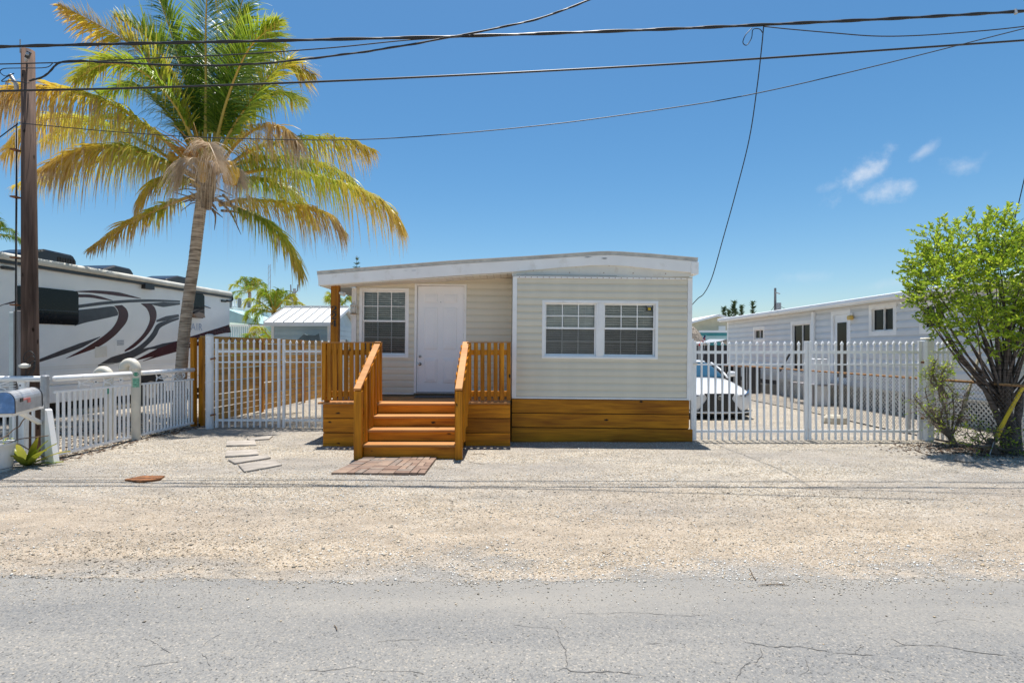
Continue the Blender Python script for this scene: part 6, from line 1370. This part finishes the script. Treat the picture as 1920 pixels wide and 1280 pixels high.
# casuarina-like slender trees and pole on the skyline
M['needle'] = leafmat('needle_foliage', [(0, (.025, .06, .022, 1)), (1, (.10, .15, .05, 1))], rough=.6, trans=.2)
def slender(label, px, ptop, pbase, Y, wpx, seed, n=260, cat='tree', name='slender_tree', grp='slender trees on the right skyline', whorl=False):
    top = P(px, ptop, Y); b = Vector((top.x, Y, 0)); t = thing(name, label, cat, b, grp); rnd = random.Random(seed)
    q = MB(); q.tube([b, (b + top) / 2, top], [.12, .07, .015], 6); q.build('trunk', M['old_wood_z'], t, smooth=True)
    zb = hz(pbase, Y); q = MB(); vals = []; wm = wpx * Y / F
    for k in range(n):
        if whorl: lv = rnd.randint(0, 9) / 10; f = lv
        else: f = rnd.random()
        z = zb + (top.z - zb) * f; az = rnd.uniform(0, 6.28); r_ = wm * (1 - f) ** .7 * rnd.uniform(.15, 1) * (.6 + .4 * math.sin(f * 17 + seed))
        p = Vector((b.x + r_ * math.cos(az), Y + r_ * math.sin(az), z + r_ * .25)); d = Vector((math.cos(az), math.sin(az), rnd.uniform(.1, 1.2))).normalized() * rnd.uniform(.18, .4) * Y / 45; s_ = d.cross(Vector((rnd.random(), rnd.random(), rnd.random()))).normalized() * .05 * Y / 45
        q.add([p - s_, p + s_, p + d], [(0, 1, 2)]); vals += [rnd.random()] * 3
        if whorl: q.add([p - s_ * .7, p + s_ * .7, Vector((b.x, Y, z))], [(0, 1, 2)]); vals += [0] * 3
    o = q.build('crown', M['needle'], t, kind='stuff'); setattr_pts(o, 'dry', vals)
slender('dark short slender tree, leftmost above the neighbour roof', 1357, 577, 640, 55, 7, 1); slender('tallest slender tree left of the distant pole', 1376, 565, 640, 55, 11, 2, 420); slender('narrow slender tree just left of the tallest', 1366, 580, 640, 54, 6, 3); slender('leaning slender tree right of the tallest', 1390, 573, 640, 56, 6, 4); slender('lone slender tree nearest the distant pole', 1412, 566, 640, 58, 7, 5)
slender('small dark whorled pine tip above the porch roof', 669, 479, 560, 48, 7, 7, 300, 'pine tree', 'pine_tree', 'pines', True)
dp = thing('utility_pole', 'distant grey utility pole with transformer above neighbour roof', 'utility pole', (px2(1454, 50), 50, 0)); x = px2(1453.5, 50)
MB().tube([(x, 50, 0), (x, 50, hz(540, 50))], [.16, .1], 10).build('shaft', M['grey_wood'], dp); MB().tube([(x + .22, 49.8, hz(581, 50)), (x + .22, 49.8, hz(568, 50))], .22, 12).build('transformer', M['galv'], dp); MB().tube([(x - .05, 49.9, hz(548, 50)), (x + .4, 49.9, hz(551, 50))], .05, 6).build('bracket', M['galv'], dp)
MB().tube([(x, 49.9, hz(570, 50)), (px2(1477, 50), 49.9, hz(582, 50)), (px2(1600, 50), 49.9, hz(600, 50))], .02, 5).build('line', M['wire'], dp); MB().tube([(x, 49.9, hz(570, 50)), (px2(1444, 50), 49.9, hz(584, 50)), (px2(1420, 50), 49.9, hz(600, 50))], .02, 5).build('line', M['wire'], dp)

# ------------------------------------------------------------------ far left background
Y = 20.0; sdx0, sdx1 = -9.30, -6.72
shd = thing('garden_shed', 'pale blue shed with white standing-seam metal roof', 'shed', (-8, 20.3, 0)); M['shsid'] = plain('pale_blue_shed_siding', (.46, .58, .64, 1), .6, .04, 2, objvar=.04)
M['metroof'] = plain('white_metal_roof', (.80, .80, .78, 1), .35, .03, 2)
siding(shd, sdx0 + .22, sdx1 - .18, .0, 2.60, 20.2, .2, M['shsid'], lip=.018)
def shr(v): return Vector((sdx1 - .18 - v.y, 20.2 + v.x, v.z))
q = MB(); q.box(sdx0 + .22, sdx1 - .2, 20.21, 23.4, 0, 2.58); q.build('wall', M['shsid'], shd)
q = MB(); q.prism([(sdx1 - .21, 20.21, 2.58), (sdx1 - .21, 23.4, 2.58), (sdx1 - .21, 21.9, 3.28)], (.02, 0, 0)); q.build('gable', M['shsid'], shd)
for k in range(13):
    q = MB(); zz = .2 * k; q.box(sdx1 - .188, sdx1 - .170, 20.22, 23.38, zz, zz + .19); q.build('siding_board', M['shsid'], shd)
q = MB(); q.box(sdx0 + .20, sdx0 + .30, 20.15, 20.19, 0, 2.6); q.build('corner_trim', M['nwhite'], shd); q = MB(); q.box(sdx1 - .26, sdx1 - .16, 20.15, 20.19, 0, 2.6); q.build('corner_trim', M['nwhite'], shd)
npan = 7
for k in range(npan):
    a = sdx0 + (sdx1 - sdx0) * k / npan; b = sdx0 + (sdx1 - sdx0) * (k + 1) / npan; q = MB(); q.prism([(a + .004, 19.98, 2.63), (a + .004, 21.9, 3.34), (a + .004, 21.9, 3.38), (a + .004, 19.98, 2.67)], (b - a - .008, 0, 0)); q.build('roof_panel', M['metroof'], shd)
    q = MB(); q.prism([(a - .012, 19.97, 2.67), (a - .012, 21.89, 3.38), (a - .012, 21.89, 3.42), (a - .012, 19.97, 2.71)], (.024, 0, 0)); q.build('seam', M['galv'], shd)
q = MB(); q.prism([(sdx0, 21.91, 3.34), (sdx0, 23.8, 2.63), (sdx0, 23.8, 2.67), (sdx0, 21.91, 3.38)], (sdx1 - sdx0, 0, 0)); q.build('roof_panel', M['metroof'], shd)
q = MB(); q.box(sdx0, sdx1, 19.95, 19.975, 2.52, 2.66); q.build('fascia', M['nwhite'], shd); MB().bar((sdx0, 21.9, 3.41), (sdx1, 21.9, 3.41), .16, .06).build('ridge_cap', M['metroof'], shd)
for z in ((19.98, 2.60, 21.9, 3.31), (23.8, 2.60, 21.9, 3.31)): MB().bar((sdx1 + .012, z[0], z[1]), (sdx1 + .012, z[2], z[3]), .022, .11).build('bargeboard', M['nwhite'], shd)
# grey tarp shape against the shed
M['tarp'] = plain('grey_tarp', (.14, .19, .21, 1), .8, .1, 4); q = MB(); q.prism([P(x, y, 19.7) for x, y in ((553, 641), (570, 626), (576, 628), (590, 629), (598, 625), (602, 650), (553, 650))], (0, .12, 0)); tag(q.build('covered_grill', M['tarp']), 'dark grey tarp-covered grill standing against the blue shed', 'covered grill')
th2 = thing('teal_house', 'pale teal house with roof-deck railing behind the motorhome', 'house', (px2(470, 34), 34, 0)); Y = 34
q = MB(); q.box(px2(360, Y), px2(520, Y), Y, Y + 6, 0, hz(612, Y)); q.build('wall', M['tealpale'], th2)
q = MB(); q.prism([(px2(428, Y), Y - 1, hz(604, Y)), (px2(500, Y), Y - 1, hz(608, Y)), (px2(492, Y), Y - 1, hz(600, Y)), (px2(440, Y), Y - 1, hz(581, Y)), (px2(428, Y), Y - 1, hz(581, Y))], (0, 6, 0)); q.build('roof', M['tealpale'], th2)
q = MB(); q.box(px2(380, Y), px2(500, Y), Y + 3, Y + 9, hz(577, Y + 3) - 1, hz(577, Y + 3)); q.build('roof_deck', M['nwhite'], th2)
for zz in (564, 576): q = MB(); q.box(px2(432, Y + 3), px2(500, Y + 3), Y + 2.9, Y + 2.96, hz(zz, Y + 3), hz(zz, Y + 3) + .08); q.build('railing_rail', M['nwhite'], th2)
for k in range(16): px_ = 433 + k * 4.4; q = MB(); q.box(px2(px_, Y + 3) - (.1 if k % 4 == 0 else .03), px2(px_, Y + 3) + (.1 if k % 4 == 0 else .03), Y + 2.88, Y + 2.98, hz(577, Y + 3), hz(562 if k % 4 else 559, Y + 3)); q.build('baluster', M['nwhite'] if k % 4 else M['grey_wood'], th2)
for k in range(14): px_ = 434 + k * 4; MB().box(px2(px_, 28) - .02, px2(px_, 28) + .02, 28, 28.04, hz(632, 28), hz(611, 28)).build('baluster', M['nwhite'], th2)
q = MB(); q.box(px2(432, 28), px2(495, 28), 27.98, 28.06, hz(611, 28), hz(609, 28)); q.build('railing_rail', M['nwhite'], th2); MB().box(px2(432, 28), px2(495, 28), 27.98, 28.3, 0, hz(632, 28)).build('deck_base', M['tealpale'], th2)
tw = thing('radio_mast', 'faint lattice radio mast rising behind the palms', 'mast', (px2(505, 90), 90, 0)); x = px2(505, 90)
for dx, dy in ((-.3, 0), (.3, 0), (0, .5)): MB().tube([(x + dx, 90 + dy, 0), (x + dx * .5, 90 + dy * .5, hz(496, 90))], .035, 4).build('leg', M['galv'], tw)
for k in range(16): z = 1 + k * .95; MB().bar((x - .28, 90, z), (x + .28, 90, z + .8), .03, .03).build('brace', M['galv'], tw)
ep = thing('utility_pole', 'grey pole with equipment box behind the white-roofed shed', 'utility pole', (px2(552, 45), 45, 0)); x = px2(552, 45); MB().tube([(x, 45, 0), (x, 45, hz(541, 45))], .13, 8).build('shaft', M['galv'], ep); MB().box(x - .35, x + .3, 44.6, 44.85, hz(572, 45), hz(560, 45)).build('equipment_box', M['galv'], ep)
for d_ in (-.25, .3): MB().tube([(x, 44.9, hz(552, 45)), (x + d_, 44.9, hz(545, 45)), (x + d_ * 1.1, 44.9, hz(534, 45))], .05, 6).build('antenna', M['grey_wood'], ep)
MB().tube([(px2(544, 45), 45, 0), (px2(544, 45), 45, hz(545, 45))], .05, 6).build('thin_pipe', M['galv'], ep)

# ------------------------------------------------------------------ leafy multi-stem tree and scrub at right
M['leaf'] = leafmat('bright_leaf', [(0, (.05, .11, .01, 1)), (1, (.56, .62, .06, 1)), (.45, (.23, .36, .022, 1)), (.75, (.40, .52, .035, 1))], rough=.35, trans=.55)
M['bark'] = trunkmat('grey_bark', (.045, .034, .028, 1), (.15, .118, .10, 1))
tr = thing('leafy_tree', 'multi-stemmed bright green leafy tree at the right edge', 'tree', G(1893, 848)); TB = G(1893, 848); TY = TB.y
random.seed(31)
q = MB()
for (x, y) in ((-.08, .0), (.02, .06), (.10, -.04), (.0, -.09), (.16, .05)):
    b0 = TB + Vector((x, y, -.02)); q.tube(bez([b0, b0 + Vector((-.02, 0, .35)), b0 + Vector((-.10 + x, .0, .75)), b0 + Vector((-.2 + x * 2, y, 1.1))], 10), [.062, .062, .06, .056, .052, .048, .044, .040, .036, .032, .028], 8)
q.build('trunk', M['bark'], tr, smooth=True)
blobs = [(1775, 472, 54, 0), (1840, 455, 62, .2), (1890, 440, 44, 0), (1770, 540, 60, -.2), (1850, 540, 80, .1), (1905, 520, 80, -.3), (1835, 622, 42, -.35), (1900, 615, 60, .3), (1728, 512, 24, 0), (1726, 560, 20, -.1), (1960, 480, 70, .2), (1975, 570, 80, 0), (1950, 620, 60, -.2), (1748, 492, 30, .3), (1765, 600, 26, -.2)]
tw_ = MB(); lf = MB(); vals = []
def leafy(c, d, L_, n, q, vals, lfm, size=.06, tint=0):
    for i in range(n):
        t = (i + .6) / n; p = c + d * (L_ * t) + Vector((0, 0, -.10 * L_ * t * t)); az = random.uniform(0, 6.28); e = Vector((math.cos(az), math.sin(az), random.uniform(-.4, .7))) + d * .9; e.normalize(); l_ = size * random.uniform(.65, 1.25); s_ = e.cross(Vector((random.uniform(-1, 1), random.uniform(-1, 1), random.uniform(-.2, 1)))).normalized() * (l_ * .21)
        lfm.add([p, p + e * l_ * .45 + s_, p + e * l_, p + e * l_ * .45 - s_], [(0, 1, 2, 3)]); vals += [min(1, max(0, random.gauss(.66 + tint, .22)))] * 4
for bi, (px_, py_, r_, dy) in enumerate(blobs):
    c0 = P(px_, py_, TY + dy); rm = r_ * TY / F
    nst = max(2, int(rm * 6))
    for s_ in range(nst):       # a limb from the trunk into the clump
        e = c0 + Vector((random.gauss(0, rm * .4), random.gauss(0, rm * .5), random.gauss(0, rm * .4))); b0 = TB + Vector((random.uniform(-.2, .1), random.uniform(-.1, .1), random.uniform(.7, 1.1))); mid = b0 * .5 + e * .5 + Vector((random.uniform(-.1, .1), 0, -.12 if e.x < b0.x - .8 else .1)); tw_.tube(bez([b0, mid, e], 7), [.022, .02, .017, .014, .012, .010, .007, .004], 5)
    for k in range(int(20 + 350 * rm * rm)):
        v = Vector((random.gauss(0, 1), random.gauss(0, 1), random.gauss(0, 1))).normalized() * rm * random.uniform(.15, 1) ** .6; v.y *= 1.1; c = c0 + v; d = (v.normalized() * .7 + Vector((random.uniform(-.5, .5), random.uniform(-.5, .5), random.uniform(-.1, .9)))).normalized(); L_ = random.uniform(.12, .26); tw_.tube([c - d * .05, c + d * L_], [.004, .002], 3, cap=False); leafy(c, d, L_, random.randint(13, 20), None, vals, lf, .068, .12 * (v.z / rm))
tw_.build('branches', M['bark'], tr, smooth=True, kind='stuff'); o = lf.build('crown', M['leaf'], tr, kind='stuff'); setattr_pts(o, 'dry', vals)
# twiggy shrub
def shrub(name, label, base, tips, leaves, seed, twr=.012):
    random.seed(seed); t = thing(name, label, 'shrub', base); q = MB(); lf = MB(); vals = []
    q.tube([base + Vector((.05, 0, -.02)), base + Vector((.0, 0, .12)), base + Vector((-.05, 0, .25))], [.07, .05, .04], 8)
    for tp in tips:
        p0 = base + Vector((-.03, 0, .15)); mid = p0 * .45 + tp * .55 + Vector((random.uniform(-.05, .05), random.uniform(-.1, .1), random.uniform(-.1, .02))); pl = bez([p0, mid, tp], 9); q.tube(pl, [.022 - .0018 * i for i in range(10)], 6)
        for k in range(16):
            i = random.randint(3, 9); d = Vector((random.gauss(0, 1), random.gauss(0, .8), random.gauss(.3, .7))).normalized(); L_ = random.uniform(.10, .26); kk = [pl[i], pl[i] + d * L_ * .5 + Vector((random.uniform(-.03, .03), 0, random.uniform(-.03, .03))), pl[i] + d * L_]; q.tube(kk, [.006, .004, .002], 4)
            for m_ in range(3):
                d2 = (d + Vector((random.gauss(0, .7), random.gauss(0, .7), random.gauss(0, .6)))).normalized(); e = kk[1 + m_ % 2]; q.tube([e, e + d2 * .09], [.003, .0015], 3, cap=False)
                if random.random() < leaves: leafy(e + d2 * .03, d2, .08, 3, None, vals, lf, .045, random.uniform(-.2, .3))
    q.build('stems', M['twigbark'], t, smooth=True, kind='stuff'); o = lf.build('leaves', M['leaf'], t, kind='stuff'); setattr_pts(o, 'dry', vals)
M['twigbark'] = plain('twig_bark', (.20, .155, .12, 1), .9, .2, 20)
sb = G(1785, 838); sy = sb.y
shrub('dry_shrub', 'half-bare twiggy shrub before the round-capped gate post', sb, [P(x, y, sy + dy) for x, y, dy in ((1712, 742, 0), (1735, 735, .2), (1760, 728, -.1), (1785, 733, .1), (1722, 770, -.2), (1745, 760, .15), (1775, 755, -.2), (1808, 742, .1), (1800, 770, -.1), (1755, 780, 0), (1730, 755, .1))], .40, 5)
sb = G(1862, 852); sy = sb.y
shrub('dry_shrub', 'small low straggly shrub at the foot of the leafy tree', sb, [P(x, y, sy + dy) for x, y, dy in ((1812, 812, 0), (1835, 805, .1), (1860, 800, -.1), (1885, 815, .1), (1905, 835, 0), (1825, 835, -.2), (1890, 848, -.1))], .55, 6)
shrub('leafy_sprout', 'small leafy sprig hanging over the chain-link rail', P(1765, 745, 9.2), [P(x, y, 9.2) for x, y in ((1752, 690), (1765, 700), (1758, 672), (1772, 690))], 1.0, 8)
rng = np.random.default_rng(77); pts = [(rng.normal(7.45, .55), rng.normal(8.65, .35), .02) for k in range(1300)]
o = stones('fallen_leaves', pts, rng.uniform(.010, .03, len(pts)), rng.uniform(0, 1, len(pts)), M['bark_litter'], seed=9, flat=.3); tag(o, 'dark fallen leaves under the shrubs at right', 'leaf litter')
rk = MB(); rk.lathe([(.10, 0), (.12, .04), (.08, .10), (.02, .12)], G(1808, 867), 8); tag(rk.build('rock', M['flag']), 'single pale rock in the shade below the shrubs', 'rock')
q = MB(); q.tube([P(1799, 792, 9.1), P(1818, 727, 9.1), P(1838, 660, 9.15)], [.022, .024, .022], 8); tag(q.build('leaning_stick', plain('pale_stick', (.55, .47, .34, 1), .7, .1, 5)), 'pale stick leaning in the tree before the chain-link fence', 'stick')
M['guard'] = plain('yellow_guard', (.72, .50, .01, 1), .4, .05, 4)
gw = thing('guy_wire', 'yellow guy-wire guard slanting up at the right edge', 'guy wire', G(1868, 832))
ga, gb_ = P(1866, 820, 8.3), P(1920, 722, 8.3)
MB().bar(ga, gb_, .05, .03, up=(0, -1, .2)).build('guard', M['guard'], gw, bevel=.006); MB().bar(ga + Vector((.06, .02, 0)), ga * .6 + gb_ * .4 + Vector((.03, .02, 0)), .03, .02, up=(0, -1, .2)).build('guard', M['guard'], gw)
MB().tube([gb_, gb_ + (gb_ - ga) * 1.0, gb_ + (gb_ - ga) * 3], .006, 6).build('wire', M['wire'], gw); MB().tube([Vector((ga.x - .09, ga.y, 0)), ga], .008, 6).build('anchor_rod', M['galv'], gw)
tag(MB().tube([P(1895, 440, 8.6), P(1908, 390, 8.5), P(1920, 338, 8.4), P(1990, 60, 8.0)], .007, 6).build('stay_wire', M['wire']), 'thin dark stay wire rising from the leafy tree top', 'wire')
ep_ = thing('right_post', 'white post with dark clamps at the right frame edge', 'post', (px2(1919, 9.0), 9.0, 0)); x = px2(1921, 9.0)
MB().box(x - .055, x + .055, 8.95, 9.06, 0, 1.86).build('post_body', M['gate'], ep_, bevel=.01)
for z in (1.05, 1.4, 1.66): MB().box(x - .06, x + .06, 8.94, 8.948, z, z + .03).build('clamp', M['blackgloss'], ep_)
